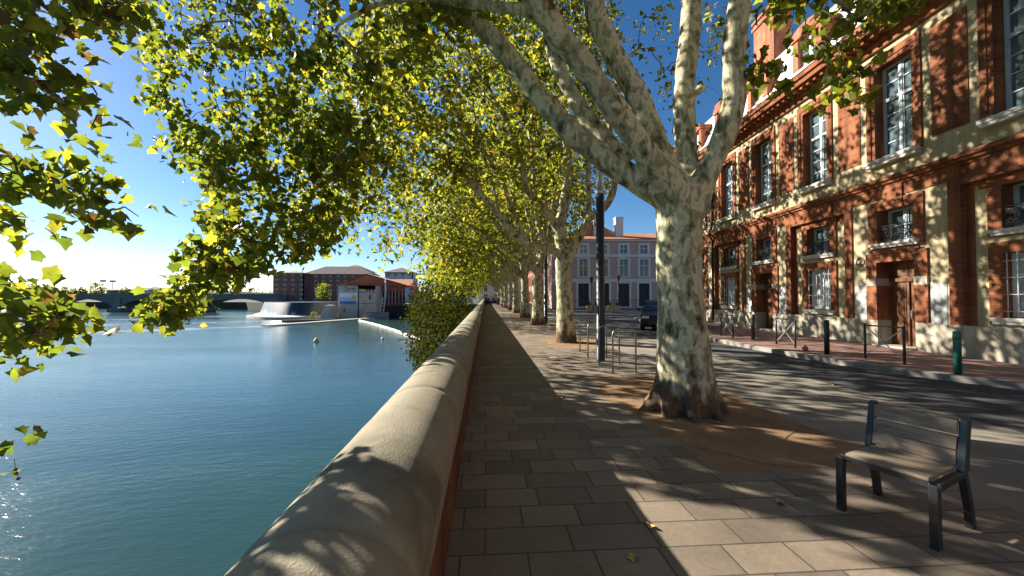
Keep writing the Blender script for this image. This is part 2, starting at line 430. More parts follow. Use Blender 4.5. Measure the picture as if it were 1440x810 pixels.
# ------------------------------------------------------------------ mesh helpers
class MB:
    def __init__(s):
        s.v, s.f, s.mi, s.sm = [], [], [], []
    def face(s, pts, mi=0, sm=False):
        b = len(s.v)
        s.v.extend(tuple(map(float, p)) for p in pts)
        s.f.append(tuple(range(b, b + len(pts)))); s.mi.append(mi); s.sm.append(sm)
        return s
    def box(s, lo, hi, mi=0, mat=None):
        x0, y0, z0 = lo; x1, y1, z1 = hi
        b = len(s.v)
        p = [(x0, y0, z0), (x1, y0, z0), (x1, y1, z0), (x0, y1, z0), (x0, y0, z1), (x1, y0, z1), (x1, y1, z1), (x0, y1, z1)]
        if mat is not None:
            p = [tuple(mat @ Vector(q)) for q in p]
        s.v.extend(p)
        for q in ((0, 3, 2, 1), (4, 5, 6, 7), (0, 1, 5, 4), (1, 2, 6, 5), (2, 3, 7, 6), (3, 0, 4, 7)):
            s.f.append(tuple(b + i for i in q)); s.mi.append(mi); s.sm.append(False)
        return s
    def bar(s, a, b, w, h, mi=0, upv=(0, 0, 1)):
        a = Vector(a); b = Vector(b); d = b - a; L = d.length; d.normalize()
        u = Vector(upv)
        if abs(d.dot(u)) > 0.98: u = Vector((1, 0, 0))
        x = d.cross(u).normalized(); u = x.cross(d)
        m = Matrix((( *x, 0), (*d, 0), (*u, 0), (0, 0, 0, 1))).transposed(); m.translation = a
        return s.box((-w / 2, 0, -h / 2), (w / 2, L, h / 2), mi, m)
    def tube(s, pts, rad, n=8, mi=0, sm=True, caps=True):
        P = [Vector(map(float, p)) for p in pts]
        if not hasattr(rad, '__len__'): rad = [rad] * len(P)
        b0 = len(s.v)
        t0 = (P[1] - P[0]).normalized()
        u = t0.orthogonal().normalized()
        for i, p in enumerate(P):
            if i == 0: tg = t0
            elif i == len(P) - 1: tg = (P[i] - P[i - 1]).normalized()
            else:
                tg = (P[i + 1] - P[i - 1])
                tg = tg.normalized() if tg.length > 1e-9 else t0
            u = u - tg * u.dot(tg)
            u = u.normalized() if u.length > 1e-6 else tg.orthogonal().normalized()
            wv_ = tg.cross(u)
            for k in range(n):
                a = 2 * math.pi * k / n
                s.v.append(tuple(p + (u * math.cos(a) + wv_ * math.sin(a)) * rad[i]))
        for i in range(len(P) - 1):
            for k in range(n):
                k2 = (k + 1) % n
                s.f.append((b0 + i * n + k, b0 + i * n + k2, b0 + (i + 1) * n + k2, b0 + (i + 1) * n + k)); s.mi.append(mi); s.sm.append(sm)
        if caps:
            s.f.append(tuple(b0 + k for k in reversed(range(n)))); s.mi.append(mi); s.sm.append(False)
            e = b0 + (len(P) - 1) * n
            s.f.append(tuple(e + k for k in range(n))); s.mi.append(mi); s.sm.append(False)
        return s
    def lathe(s, prof, c=(0, 0, 0), n=16, mi=0, sm=True):
        b = len(s.v)
        for r, z in prof:
            for k in range(n):
                a = 2 * math.pi * k / n
                s.v.append((c[0] + r * math.cos(a), c[1] + r * math.sin(a), c[2] + z))
        for i in range(len(prof) - 1):
            for k in range(n):
                k2 = (k + 1) % n
                s.f.append((b + i * n + k, b + i * n + k2, b + (i + 1) * n + k2, b + (i + 1) * n + k)); s.mi.append(mi); s.sm.append(sm)
        s.f.append(tuple(b + k for k in reversed(range(n)))); s.mi.append(mi); s.sm.append(False)
        e = b + (len(prof) - 1) * n
        s.f.append(tuple(e + k for k in range(n))); s.mi.append(mi); s.sm.append(False)
        return s
    def extrude(s, poly, a, b, fn, mi=0, sm=False, caps=True):
        """poly of 2D points swept from a to b; fn(u,v,t)->xyz"""
        n = len(poly); o = len(s.v)
        for tt in (a, b):
            for u, v in poly: s.v.append(tuple(map(float, fn(u, v, tt))))
        for k in range(n):
            k2 = (k + 1) % n
            s.f.append((o + k, o + k2, o + n + k2, o + n + k)); s.mi.append(mi); s.sm.append(sm)
        if caps:
            s.f.append(tuple(o + k for k in reversed(range(n)))); s.mi.append(mi); s.sm.append(False)
            s.f.append(tuple(o + n + k for k in range(n))); s.mi.append(mi); s.sm.append(False)
        return s
    def build(s, name, mats, parent=None, loc=(0, 0, 0), bevel=0.0, fixn=True):
        me = bpy.data.meshes.new(name)
        me.from_pydata(s.v, [], s.f)
        if isinstance(mats, str): mats = [mats]
        for m in mats: me.materials.append(M[m])
        me.polygons.foreach_set('material_index', s.mi)
        me.polygons.foreach_set('use_smooth', s.sm)
        if fixn:
            bm = bmesh.new(); bm.from_mesh(me)
            bmesh.ops.recalc_face_normals(bm, faces=bm.faces)
            bm.to_mesh(me); bm.free()
        me.update()
        o = bpy.data.objects.new(name, me)
        COL.objects.link(o)
        o.location = loc
        if parent is not None: o.parent = parent
        if bevel:
            md = o.modifiers.new('bevel', 'BEVEL'); md.width = bevel; md.segments = 2; md.limit_method = 'ANGLE'
        return o

def tag(o, label, cat, group=None):
    o['label'] = label; o['category'] = cat
    if group: o['group'] = group
    return o

def thing(name, label, cat, loc=(0, 0, 0), rz=0.0, group=None):
    o = bpy.data.objects.new(name, None)
    o.empty_display_size = 0.3
    COL.objects.link(o)
    o.location = loc; o.rotation_euler = (0, 0, rz)
    return tag(o, label, cat, group)

def struct(o, kind='structure'):
    o['kind'] = kind
    return o

def children(o):
    return [c for c in bpy.data.objects if c.parent is o]

def copy_tree(o, parent=None):
    c = o.copy(); COL.objects.link(c)
    c.parent = parent
    for ch in children(o): copy_tree(ch, c)
    return c

def dup(o, loc, rz, label, scale=None):
    c = copy_tree(o)
    c.location = loc; c.rotation_euler = (0, 0, rz)
    if scale is not None: c.scale = scale
    c['label'] = label
    return c

def relief(mb, rects, proud=0.0, fn=None, base=(0, 0, 0, 0), mat0=0):
    """Wall front as a height field. rects = (x0,x1,z0,z1,depth,mat), later ones win."""
    fn = fn or (lambda x, y, z: (x, y, z))
    xs = sorted({round(v, 4) for r in rects for v in r[:2]}); zs = sorted({round(v, 4) for r in rects for v in r[2:4]})
    X0, X1, Z0, Z1 = rects[0][:4]
    xs = [x for x in xs if X0 <= x <= X1]; zs = [z for z in zs if Z0 <= z <= Z1]
    D = np.zeros((len(xs) - 1, len(zs) - 1)); K = np.zeros(D.shape, int)
    xc = (np.array(xs[:-1]) + np.array(xs[1:])) / 2; zc = (np.array(zs[:-1]) + np.array(zs[1:])) / 2
    for x0, x1, z0, z1, d, m in rects:
        I = np.ix_((xc > x0) & (xc < x1), (zc > z0) & (zc < z1))
        D[I] = d; K[I] = m
    for i in range(len(xc)):
        for j in range(len(zc)):
            d = D[i, j]
            mb.face([fn(xs[i], d, zs[j]), fn(xs[i + 1], d, zs[j]), fn(xs[i + 1], d, zs[j + 1]), fn(xs[i], d, zs[j + 1])], int(K[i, j]))
            if i + 1 < len(xc) and abs(D[i + 1, j] - d) > 1e-6:
                e = D[i + 1, j]; k = K[i, j] if d > e else K[i + 1, j]
                mb.face([fn(xs[i + 1], d, zs[j]), fn(xs[i + 1], e, zs[j]), fn(xs[i + 1], e, zs[j + 1]), fn(xs[i + 1], d, zs[j + 1])], int(k))
            if j + 1 < len(zc) and abs(D[i, j + 1] - d) > 1e-6:
                e = D[i, j + 1]; k = K[i, j] if d > e else K[i, j + 1]
                mb.face([fn(xs[i], d, zs[j + 1]), fn(xs[i + 1], d, zs[j + 1]), fn(xs[i + 1], e, zs[j + 1]), fn(xs[i], e, zs[j + 1])], int(k))
# ================================================================== ground, road, river
WATER = -5.0
def sheet(name, poly, z, mat, kind='structure', label=None):
    mb = MB(); mb.face([(x, y, z) for x, y in poly])
    o = mb.build(name, mat, fixn=False)
    o['kind'] = kind
    return o
def rect(x0, x1, y0, y1): return [(x0, y0), (x1, y0), (x1, y1), (x0, y1)]
sheet('ground', rect(-0.55, 1500, -80, 1500), 0.0, 'worn_asphalt')
TREE_Y = [5.71, 14.39, 23.46, 31.6, 40.5, 49.5, 58.5, 67.5, 76.5, 86, 96]
mb = MB()
def pv(x0, x1, y0, y1, z=0.008): mb.face([(x, y, z) for x, y in rect(x0, x1, y0, y1)])
pv(-0.3, 2.25, -20, 112)
pits = [(3.72, 8.1)] + [(y - 1.7, y + 1.7) for y in TREE_Y[1:]]
y = -20
for a, b in pits:
    pv(2.25, 4.2, y, a); y = b
pv(2.25, 4.2, y, 112)
struct(mb.build('pavement', 'paving', fixn=False))
mb = MB()
for a, b in pits: mb.face([(x, yy, 0.004) for x, yy in rect(2.25, 4.2, a, b)])
struct(mb.build('tree_pit_ground', 'pit_soil', fixn=False))
# irregular soil spilling over the edges of the near pit (worn earth)
mb = MB()
r2 = random.Random(4)
pts = []
for k in range(40):
    a = 2 * math.pi * k / 40
    rr = 1.0 + 0.10 * math.sin(3 * a + 1) + 0.07 * math.sin(7 * a) + r2.uniform(-0.04, 0.04)
    pts.append((3.05 + 1.1 * rr * math.cos(a), 6.0 + 2.0 * rr * math.sin(a), 0.0095))
mb.face(pts)
struct(mb.build('earth_patch', 'pit_soil', fixn=False))

KERB = [(11.6, -25), (11.4, -6), (11.1, 1), (10.6, 3.6), (10.2, 5), (9.73, 6.55), (9.32, 7.3), (9.05, 7.95), (8.78, 9.0), (8.62, 10.2), (8.55, 12), (8.54, 14.5), (8.75, 15.5), (9.4, 16.4), (10.1, 17.0), (10.35, 18.5), (10.5, 27), (11.2, 29.2), (13, 30), (60, 31)]
sheet('road', [(6.7, -25)] + [(11.2, -25)] + [(x - 0.02, y) for x, y in KERB[1:-1]] + [(60, 31), (60, 50), (14, 50), (13, 112), (6.7, 112)], 0.004, 'asphalt')
# sidewalk with a real step
mb = MB()
def off(i, d):
    a = Vector((*KERB[max(i - 1, 0)], 0)); b = Vector((*KERB[min(i + 1, len(KERB) - 1)], 0))
    n = (b - a).normalized(); n = Vector((n.y, -n.x, 0))
    p = Vector((*KERB[i], 0)) + n * d
    return (p.x, p.y)
inner = [off(i, 0.16) for i in range(len(KERB))]
for i in range(len(KERB) - 1):
    (ax, ay), (bx, by) = KERB[i], KERB[i + 1]; (cx_, cy_), (dx_, dy_) = inner[i], inner[i + 1]
    mb.face([(ax, ay, 0), (bx, by, 0), (bx, by, 0.125), (ax, ay, 0.125)])
    mb.face([(ax, ay, 0.125), (bx, by, 0.125), (dx_, dy_, 0.14), (cx_, cy_, 0.14)])
struct(mb.build('kerb', 'kerb_stone'))
mb = MB()
mb.face([(x, y, 0.1402) for x, y in inner] + [(60, -25, 0.1402)])
struct(mb.build('sidewalk', 'sidewalk_paving', fixn=False))

# river
mb = MB()
mb.face([(-1500, -80, WATER), (-0.85, -80, WATER), (-0.85, 420, WATER), (-1500, 420, WATER)])
struct(mb.build('river', 'river_water', fixn=False))
sheet('riverbed', rect(-1500, -0.5, -80, 1500), WATER - 1.0, 'far_bank_soil')
# far bank
mb = MB()
bank = [(-1500, 230), (-420, 232), (-300, 236), (-230, 232), (-170, 228), (-125, 215), (-100, 190), (-60, 172), (-38, 160), (-20, 150), (-0.85, 150)]
for i in range(len(bank) - 1):
    (ax, ay), (bx, by) = bank[i], bank[i + 1]
    mb.face([(ax, ay, WATER - .5), (bx, by, WATER - .5), (bx, by + .3, -1.2), (ax, ay + .3, -1.2)])
    mb.face([(ax, ay + .3, -1.2), (bx, by + .3, -1.2), (bx, 1500, 0.0), (ax, 1500, 0.0)])
struct(mb.build('far_bank', 'far_bank_soil'))
# low hills on the horizon
mb = MB()
for sgn in range(1):
    prev = None
    for k in range(60):
        x = -1400 + k * 40
        hgt = 14 + 7 * math.sin(k * 0.5) + 4 * math.sin(k * 1.3 + 1)
        cur = [(x, 900, -1.0), (x, 1010, hgt), (x, 1200, hgt * 0.8), (x, 1400, -1)]
        if prev:
            for q in range(3): mb.face([prev[q], cur[q], cur[q + 1], prev[q + 1]], 0, True)
        prev = cur
struct(mb.build('hills', 'far_bank_soil'))

# ================================================================== quay wall
wall = thing('quay_wall', 'long river parapet wall with rounded rendered cap over a brick face', 'wall', (0, 0, 0))
def cap_prof():
    p = []
    for k in range(15):
        a = math.pi * k / 14
        p.append((-0.52 + 0.305 * math.cos(a), 0.725 + 0.248 * math.sin(a) ** 0.9))
    return p
mb = MB()
JO = [-2.6 + 1.95 * k for k in range(58)]
ys = sorted(list(np.arange(-14, 20, 0.22)) + [j + d for j in JO[:14] for d in (-.02, 0, .02)])
ys += list(np.arange(20, 112.1, 1.0))
prof = cap_prof()
rr = random.Random(3)
rows = []
for i, yv in enumerate(ys):
    sc = 1.0 + rr.uniform(-0.006, 0.006)
    if any(abs(yv - j) < .004 for j in JO): sc -= .05
    row = []
    for k, (x, z) in enumerate(prof):
        row.append((-0.52 + (x + 0.52) * sc + rr.uniform(-.002, .002), yv, 0.725 + (z - 0.725) * (sc + rr.uniform(-.004, .004))))
    rows.append(row)
for r0, r1 in zip(rows[:-1], rows[1:]):
    for k in range(len(prof) - 1): mb.face([r0[k], r0[k + 1], r1[k + 1], r1[k]], 0, True)
me_o = mb.build('cap', 'cap_render', wall)
bm = bmesh.new(); bm.from_mesh(me_o.data); bmesh.ops.remove_doubles(bm, verts=bm.verts, dist=1e-5); bmesh.ops.recalc_face_normals(bm, faces=bm.faces); bm.to_mesh(me_o.data); bm.free()
mb = MB()
yv = -14.0
r3 = random.Random(8)
while yv < 112:
    L = r3.uniform(1.6, 2.4)
    mb.box((-0.815 + r3.uniform(-.004, .004), yv, 0.53), (-0.232 + r3.uniform(-.004, .004), yv + L - 0.008, 0.7248))
    yv += L
mb.build('coping_band', 'cap_render', wall, bevel=0.006)
mb = MB(); mb.box((-0.795, -14, -0.2), (-0.25, 112, 0.53))
mb.build('brick_face', 'quay_brick', wall)
mb = MB()
mb.face([(-0.80, -80, -0.2), (-0.80, 150, -0.2), (-1.25, 150, WATER - 1), (-1.25, -80, WATER - 1)])
mb.face([(-0.80, -80, -0.2), (-0.80, 150, -0.2), (-0.3, 150, -0.2), (-0.3, -80, -0.2)])
mb.build('embankment', 'quay_stone', wall)

# ================================================================== brick building on the right
ANG = math.atan2(1.0, 0.075)
bld = thing('brick_building', 'grand three storey red brick and cream plaster building with grey mansard roof along the street', 'building', (11.67, 0, 0.0), ANG)
# local x runs away from the camera along the front, local +y points at the street
S0, S1 = -12.0, 29.0
C0, PER = 11.27, 3.17
bays = [C0 + PER * k for k in range(-6, 6)]
BRK, PLA, STO, WHI = 0, 1, 2, 3
rects = [(S0, S1, 0.0, 9.55, 0.0, PLA)]
rects.append((S0, S1, 0.0, 0.95, 0.05, STO))
rects.append((S0, S1, 4.78, 5.12, 0.03, BRK))
for c in bays:
    k = round((c - C0) / PER)
    # storey above the string course
    rects.append((c - PER / 2 - 0.45, c - PER / 2 + 0.45, 6.15, 9.2, 0.025, BRK))
    rects.append((c - 0.88, c + 0.88, 5.98, 9.36, 0.05, BRK))
    rects.append((c - 0.72, c + 0.72, 6.04, 9.15, 0.02, BRK))
    rects.append((c - 0.60, c + 0.60, 6.05, 9.02, -0.34, BRK))
    if k % 2:                                            # window bay set in a niche
        rects.append((c - 1.66, c + 1.66, 0.95, 4.78, 0.05, BRK))
        rects.append((c - 1.36, c + 1.36, 0.95, 4.62, -0.14, BRK))
        rects.append((c - 1.16, c + 1.16, 0.95, 4.40, -0.11, PLA))
        rects.append((c - 0.86, c + 0.86, 3.16, 4.70, -0.05, BRK))
        rects.append((c - 0.86, c + 0.86, 4.62, 5.12, 0.09, BRK))
        rects.append((c - 0.57, c + 0.57, 3.33, 4.38, -0.42, BRK))
        rects.append((c - 0.86, c + 0.86, 1.02, 3.02, -0.05, BRK))
        rects.append((c - 0.59, c + 0.59, 1.20, 2.74, -0.36, BRK))
    else:                                                # door bay
        rects.append((c - 1.42, c - 1.0, 0.95, 2.1, 0.012, WHI))
        rects.append((c + 1.0, c + 1.42, 0.95, 2.1, 0.012, WHI))
        rects.append((c - 0.97, c + 0.97, 0.95, 3.08, 0.06, BRK))
        rects.append((c - 0.97, c + 0.97, 2.04, 2.28, 0.075, STO))
        rects.append((c - 0.88, c + 0.88, 3.20, 4.72, 0.05, BRK))
        rects.append((c - 0.30, c + 0.30, 4.55, 5.12, 0.08, BRK))
        rects.append((c - 0.57, c + 0.57, 3.38, 4.42, -0.40, BRK))
        rects.append((c - 0.60, c + 0.60, 0.0, 2.78, -0.46, BRK))
mb = MB(); relief(mb, rects, fn=lambda x, y, z: (x, y, z))
mb.face([(S1, 0, 0), (S1, -11, 0), (S1, -11, 9.55), (S1, 0, 9.55)], PLA)
mb.face([(S0, 0, 0), (S0, -11, 0), (S0, -11, 9.55), (S0, 0, 9.55)], PLA)
mb.face([(S0, -11, 0), (S1, -11, 0), (S1, -11, 9.55), (S0, -11, 9.55)], PLA)
mb.build('wall', ['facade_brick', 'plaster', 'plinth_stone', 'whitewash'], bld)

def moulding(name, prof, mat, s0=S0, s1=S1):
    m = MB(); m.extrude(prof, s0, s1, lambda u, v, t: (t, u, v))
    return m.build(name, mat, bld)
moulding('string_course', [(-0.02, 5.121), (0.06, 5.121), (0.07, 5.18), (0.13, 5.20), (0.14, 5.26), (0.20, 5.29), (0.21, 5.36), (0.16, 5.42), (-0.02, 5.46)], 'facade_brick')
moulding('main_cornice', [(-0.02, 9.551), (0.10, 9.551), (0.12, 9.68), (0.22, 9.70), (0.24, 9.82), (0.42, 9.90), (0.62, 9.92), (0.64, 10.06), (0.72, 10.10), (0.74, 10.24), (0.66, 10.29), (-0.02, 10.32)], 'facade_brick')
mb = MB()
s = S0 + 0.2
comb = [(S1 - .1, 9.897), (S0 + .1, 9.897), (S0 + .1, 9.87)]
while s < S1 - 0.3:
    comb += [(s, 9.87), (s, 9.79), (s + .12, 9.79), (s + .12, 9.87)]; s += 0.34
comb.append((S1 - .1, 9.87))
mb.extrude(comb, 0.245, 0.50, lambda u, v, t: (u, t, v))
mb.build('dentil_molding', 'facade_brick', bld)
# mansard
mb = MB()
mb.extrude([(0.30, 10.30), (0.28, 10.45), (-0.75, 13.0), (-0.9, 13.1), (-5.5, 14.6), (-10.2, 13.1), (-11.2, 10.3)], S0, S1, lambda u, v, t: (t, u, v))
mb.build('roof', 'zinc_roof', bld)
mb = MB()
mb.extrude([(0.60, 10.31), (0.70, 10.33), (0.70, 10.42), (0.56, 10.42)], S0, S1, lambda u, v, t: (t, u, v))
mb.build('gutter', 'zinc_roof', bld)

def casement(parent, cx, w_, z0, z1, y, rows_lo, rows_up, split, mat='grey_paint', glass='window_glass', name='window'):
    m = MB()
    x0, x1 = cx - w_ / 2, cx + w_ / 2
    fr = 0.055
    m.box((x0, y, z0), (x0 + fr, y + 0.07, z1)); m.box((x1 - fr, y, z0), (x1, y + 0.07, z1))
    m.box((x0 + fr, y + .001, z1 - fr), (x1 - fr, y + 0.069, z1)); m.box((x0 + fr, y + .001, z0), (x1 - fr, y + 0.069, z0 + 0.09))
    m.box((cx - 0.05, y + .01, z0 + 0.09), (cx + 0.05, y + 0.085, z1 - fr))
    zs = z0 + (z1 - z0) * split
    ranges = [(z0 + 0.09, z1 - fr, rows_lo)]
    if split < 1:
        m.box((x0 + fr, y + .012, zs - 0.05), (x1 - fr, y + 0.095, zs + 0.05))
        ranges = [(z0 + 0.09, zs - .05, rows_lo), (zs + .05, z1 - fr, rows_up)]
    for side in (-1, 1):
        a, b = (x0 + fr, cx - .05) if side < 0 else (cx + .05, x1 - fr)
        for za, zb, n in ranges:
            m.box((a, y + .015, za), (a + .035, y + .06, zb)); m.box((b - .035, y + .015, za), (b, y + .06, zb))
            for q in range(1, n):
                zz = za + (zb - za) * q / n
                m.box((a + .035, y + .016, zz - .016), (b - .035, y + .058, zz + .016))
    f = m.build(name, mat, parent)
    g = MB()
    rj = random.Random(int(cx * 100) + int(z0 * 10))
    for side in (-1, 1):
        a, b = (x0 + .02, cx - .01) if side < 0 else (cx + .01, x1 - .02)
        for za, zb, n in ranges:
            for q in range(n):
                u = za + (zb - za) * q / n; v_ = za + (zb - za) * (q + 1) / n
                j = [rj.uniform(-.004, .004) for _ in range(4)]
                g.face([(a, y + .028 + j[0], u), (b, y + .028 + j[1], u), (b, y + .028 + j[2], v_), (a, y + .028 + j[3], v_)])
    g.face([(x0 - .02, y + .012, z0 - .02), (x1 + .02, y + .012, z0 - .02), (x1 + .02, y + .012, z1 + .02), (x0 - .02, y + .012, z1 + .02)])
    g.build('pane', glass, f)
    return f

def ring(m, cx, y, cz, r, t=0.008, n=12, mi=0):
    pts = [(cx + r * math.cos(2 * math.pi * k / n), y, cz + r * math.sin(2 * math.pi * k / n)) for k in range(n + 1)]
    m.tube(pts, t, 4, mi, caps=False)

def balcony(cx, z0, z1, w_, y):
    m = MB()
    x0, x1 = cx - w_ / 2, cx + w_ / 2
    for zz in (z0, z0 + 0.05, z1 - 0.07, z1): m.bar((x0, y, zz), (x1, y, zz), 0.02, 0.018)
    for xx in (x0 + .01, cx - w_ * .17, cx + w_ * .17, x1 - .01): m.bar((xx, y, z0), (xx, y, z1), 0.018, 0.018)
    zc = (z0 + z1) / 2; h = (z1 - z0) / 2
    ring(m, cx, y, zc, h * .60, .010); ring(m, cx, y, zc, h * .32, .009)
    for sx in (-1, 1):
        for q in (-1, 1):
            ring(m, cx + sx * w_ * .33, y, zc + q * h * .36, h * .27, .009)
            ring(m, cx + sx * w_ * .44, y, zc + q * h * .48, h * .16, .008)
            ring(m, cx + sx * w_ * .22, y, zc + q * h * .48, h * .16, .008)
        for q in range(4):
            xx = cx + sx * w_ * (.19 + q * .085)
            m.bar((xx, y - .004, z0 + .05), (xx + sx * .11, y - .004, z1 - .07), .009, .009)
            m.bar((xx + sx * .11, y + .004, z0 + .05), (xx, y + .004, z1 - .07), .009, .009)
    return m.build('balcony_grille', 'dark_iron', bld)

def sill(cx, w_, z0, z1, y0, y1, mat='sill_stone', name='sill'):
    m = MB()
    m.box((cx - w_ / 2, y0, z0), (cx + w_ / 2, y1 - .03, z0 + (z1 - z0) * .45)); m.box((cx - w_ / 2 - .03, y0, z0 + (z1 - z0) * .45 + .001), (cx + w_ / 2 + .03, y1, z1))
    return m.build(name, mat, bld, bevel=0.008)

for c in bays:
    k = round((c - C0) / PER)
    if c < -2: continue
    casement(bld, c, 1.19, 6.06, 9.02, -0.33, 4, 2, 0.64)
    sill(c, 1.62, 5.84, 6.045, -0.02, 0.20)
    if k % 2:
        casement(bld, c, 1.13, 3.34, 4.38, -0.41, 2, 1, 1.0)
        balcony(c, 3.40, 3.86, 1.1, -0.12)
        sill(c, 1.55, 3.17, 3.325, -0.12, 0.03)
        casement(bld, c, 1.17, 1.21, 2.74, -0.35, 3, 1, 1.0, glass='curtained_glass', mat='white_paint')
        m = MB()
        for q in range(6):
            xx = c - .5 + q * .2
            m.tube([(xx, -0.06, 1.16), (xx, -0.06, 2.78)], .011, 6)
        for zz in (1.35, 1.75, 2.15, 2.55): m.bar((c - .62, -0.075, zz), (c + .62, -0.075, zz), .03, .012)
        m.build('window_bars', 'pale_iron', bld)
        sill(c, 1.55, 1.03, 1.19, -0.12, 0.04)
    else:
        casement(bld, c, 1.13, 3.39, 4.42, -0.39, 2, 1, 1.0)
        balcony(c, 3.44, 3.92, 1.1, -0.06)
        sill(c, 1.5, 3.22, 3.375, 0.0, 0.14)
        # panelled double door with a transom
        m = MB()
        y = -0.45
        for sx in (-1, 1):
            a, b = (c - .595, c - .01) if sx < 0 else (c + .01, c + .595)
            m.box((a, y, 0.16), (b, y + .05, 2.16))
            for za, zb in ((0.28, 0.95), (1.05, 1.62), (1.72, 2.08)):
                m.box((a + .09, y + .05, za), (b - .09, y + .066, zb)); m.box((a + .15, y + .066, za + .06), (b - .15, y + .085, zb - .06))
        m.box((c - .598, y + .001, 2.161), (c + .598, y + .11, 2.27)); m.box((c - .595, y, 2.271), (c + .595, y + .04, 2.775))
        m.box((c - .50, y + .04, 2.34), (c - .04, y + .06, 2.70)); m.box((c + .04, y + .04, 2.34), (c + .50, y + .06, 2.70))
        m.box((c - .03, y + .05, 0.17), (c + .03, y + .10, 2.15))
        d = m.build('door', 'door_wood', bld, bevel=0.006)
        m = MB(); m.box((c - .12, y + .10, 1.02), (c - .08, y + .115, 1.28)); m.tube([(c - .1, y + .115, 1.16), (c - .1, y + .16, 1.16), (c - .2, y + .165, 1.16)], .011, 6)
        m.build('handle', 'galvanised', d)
        m = MB(); m.box((c - .62, -0.40, 0.139), (c + .62, 0.22, 0.19)); m.build('doorstep', 'plinth_stone', bld, bevel=0.01)
        # curved stone apron under the little balcony
        m = MB(); m.box((c - .8, 0.06, 3.085), (c + .8, 0.12, 3.16)); m.box((c - .7, 0.05, 3.03), (c + .7, 0.10, 3.084)); m.build('apron', 'facade_brick', bld, bevel=0.01)
    # dormer with a curved pediment
    m = MB()
    zb, zt = 10.35, 12.0
    for sx in (-1, 1):
        m.box((c + sx * .62 - .15, -0.75, zb), (c + sx * .62 + .15, 0.26, zt))
    arc = [(-.82, zt), (.82, zt)] + [(.82 * math.cos(a), zt + .12 + .34 * math.sin(a)) for a in np.linspace(0, math.pi, 11)]
    m.extrude(arc, -0.9, 0.33, lambda u, v, t: (c + u, t, v))
    m.box((c - .46, -0.70, zb), (c + .46, 0.20, 10.62))
    d = m.build('dormer', 'chimney_brick', bld, bevel=0.012)
    casement(bld, c, 0.93, 10.64, 12.0, 0.02, 3, 1, 1.0, mat='white_paint', name='dormer_window')
    m = MB(); m.box((c - .60, 0.20, 10.50), (c + .60, 0.36, 10.61)); m.build('dormer_sill', 'sill_stone', bld, bevel=0.01)
for s_, y_, zt in ((19.3, -1.6, 16.2), (29.0 - 1, -4, 16.0), (5.0, -4, 15.5)):
    m = MB(); m.box((s_ - .8, y_ - .45, 11.5), (s_ + .8, y_ + .45, zt)); m.box((s_ - .88, y_ - .53, zt - .35), (s_ + .88, y_ + .53, zt - .2)); m.box((s_ - .88, y_ - .53, zt), (s_ + .88, y_ + .53, zt + .12))
    ch = m.build('chimney', 'chimney_brick', bld)
    m = MB()
    for q in range(3): m.lathe([(.13, 0), (.11, .4), (.13, .42), (.13, .48)], (s_ - .5 + q * .5, y_, zt + .12), 8)
    m.build('chimney_pot', 'roof_tile', ch)
# antenna mast
m = MB(); m.tube([(16.2, -2.0, 13), (16.2, -2.0, 17.0)], .025, 6); m.build('antenna', 'dark_iron', bld)
# downpipe
m = MB(); m.tube([(22.3, .09, .3), (22.3, .09, 5.0), (22.3, .27, 5.25), (22.3, .27, 5.5), (22.3, .1, 5.8), (22.3, .1, 9.5)], .055, 8)
for zz in (1, 2.4, 3.8, 6.6, 8.2): m.lathe([(.07, 0), (.07, .06)], (22.3, .095, zz), 8)
m.build('downpipe', 'dark_iron', bld)
# house number: a 2 in an oval on the plaster between bays
sx, zz = 12.5, 2.86
m = MB()
pts = [(sx + .15 * math.cos(a), .012, zz + .15 * math.sin(a)) for a in np.linspace(0, 2 * math.pi, 25)]
m.tube(pts, .013, 5, caps=False)
two = [(.07, .05), (.05, .085), (0, .095), (-.05, .08), (-.065, .045), (-.03, 0), (.03, -.05), (.07, -.085), (-.075, -.085)]
m.tube([(sx + u, .012, zz + v) for u, v in two], .011, 5)
m.build('house_number', 'dark_iron', bld)
# ================================================================== bench seat in the foreground
bench = thing('park_bench', 'short single bench with dark metal frame and weathered grey wooden slats, standing on paving', 'bench', (0, 0, 0))
FLp, FRp, RRp, RLp = (np.array(v) for v in ((2.80, 2.97, 0), (2.99, 2.49, 0), (3.55, 2.67, 0), (3.37, 3.15, 0)))
org = (FLp + FRp) / 2
xa = (FRp - FLp); wdt = float(np.linalg.norm(xa)); xa = xa / wdt
ya = np.array([-xa[1], xa[0], 0])
if ya @ (RRp - FRp) < 0: ya = -ya
bench.location = org
bench.rotation_euler = (0, 0, math.atan2(xa[1], xa[0]))
h = wdt / 2 + 0.01
BY = 1.0 if np.cross(xa, ya)[2] > 0 else -1.0
def bp(x, y, z): return (x, y * BY, z)
for sx in (-1, 1):
    m = MB()
    x = sx * h
    m.extrude([(0, 0), (.055, 0), (.055, .405), (0, .435)], x - .025, x + .025, lambda u, v, t: bp(t, u, v))
    m.build('front_leg', 'dark_iron', bench, bevel=0.006)
    m = MB()
    poly = [(.57, 0), (.635, 0), (.60, .16), (.545, .32), (.515, .405), (.455, .405), (.49, .30), (.54, .16)]
    m.extrude(poly, x - .022, x + .022, lambda u, v, t: bp(t, u, v))
    m.build('rear_leg', 'dark_iron', bench, bevel=0.005)
    m = MB()
    m.extrude([(.0551, .385), (.30, .395), (.50, .4052), (.50, .438), (.30, .444), (.0551, .436)], x - .024, x + .024, lambda u, v, t: bp(t, u, v))
    m.build('side_rail', 'dark_iron', bench, bevel=0.005)
    m = MB()
    m.extrude([(.445, .4385), (.525, .4385), (.585, .80), (.565, .815), (.52, .80)], x - .024, x + .024, lambda u, v, t: bp(t, u, v))
    m.build('back_post', 'lamp_paint', bench, bevel=0.007)
m = MB()
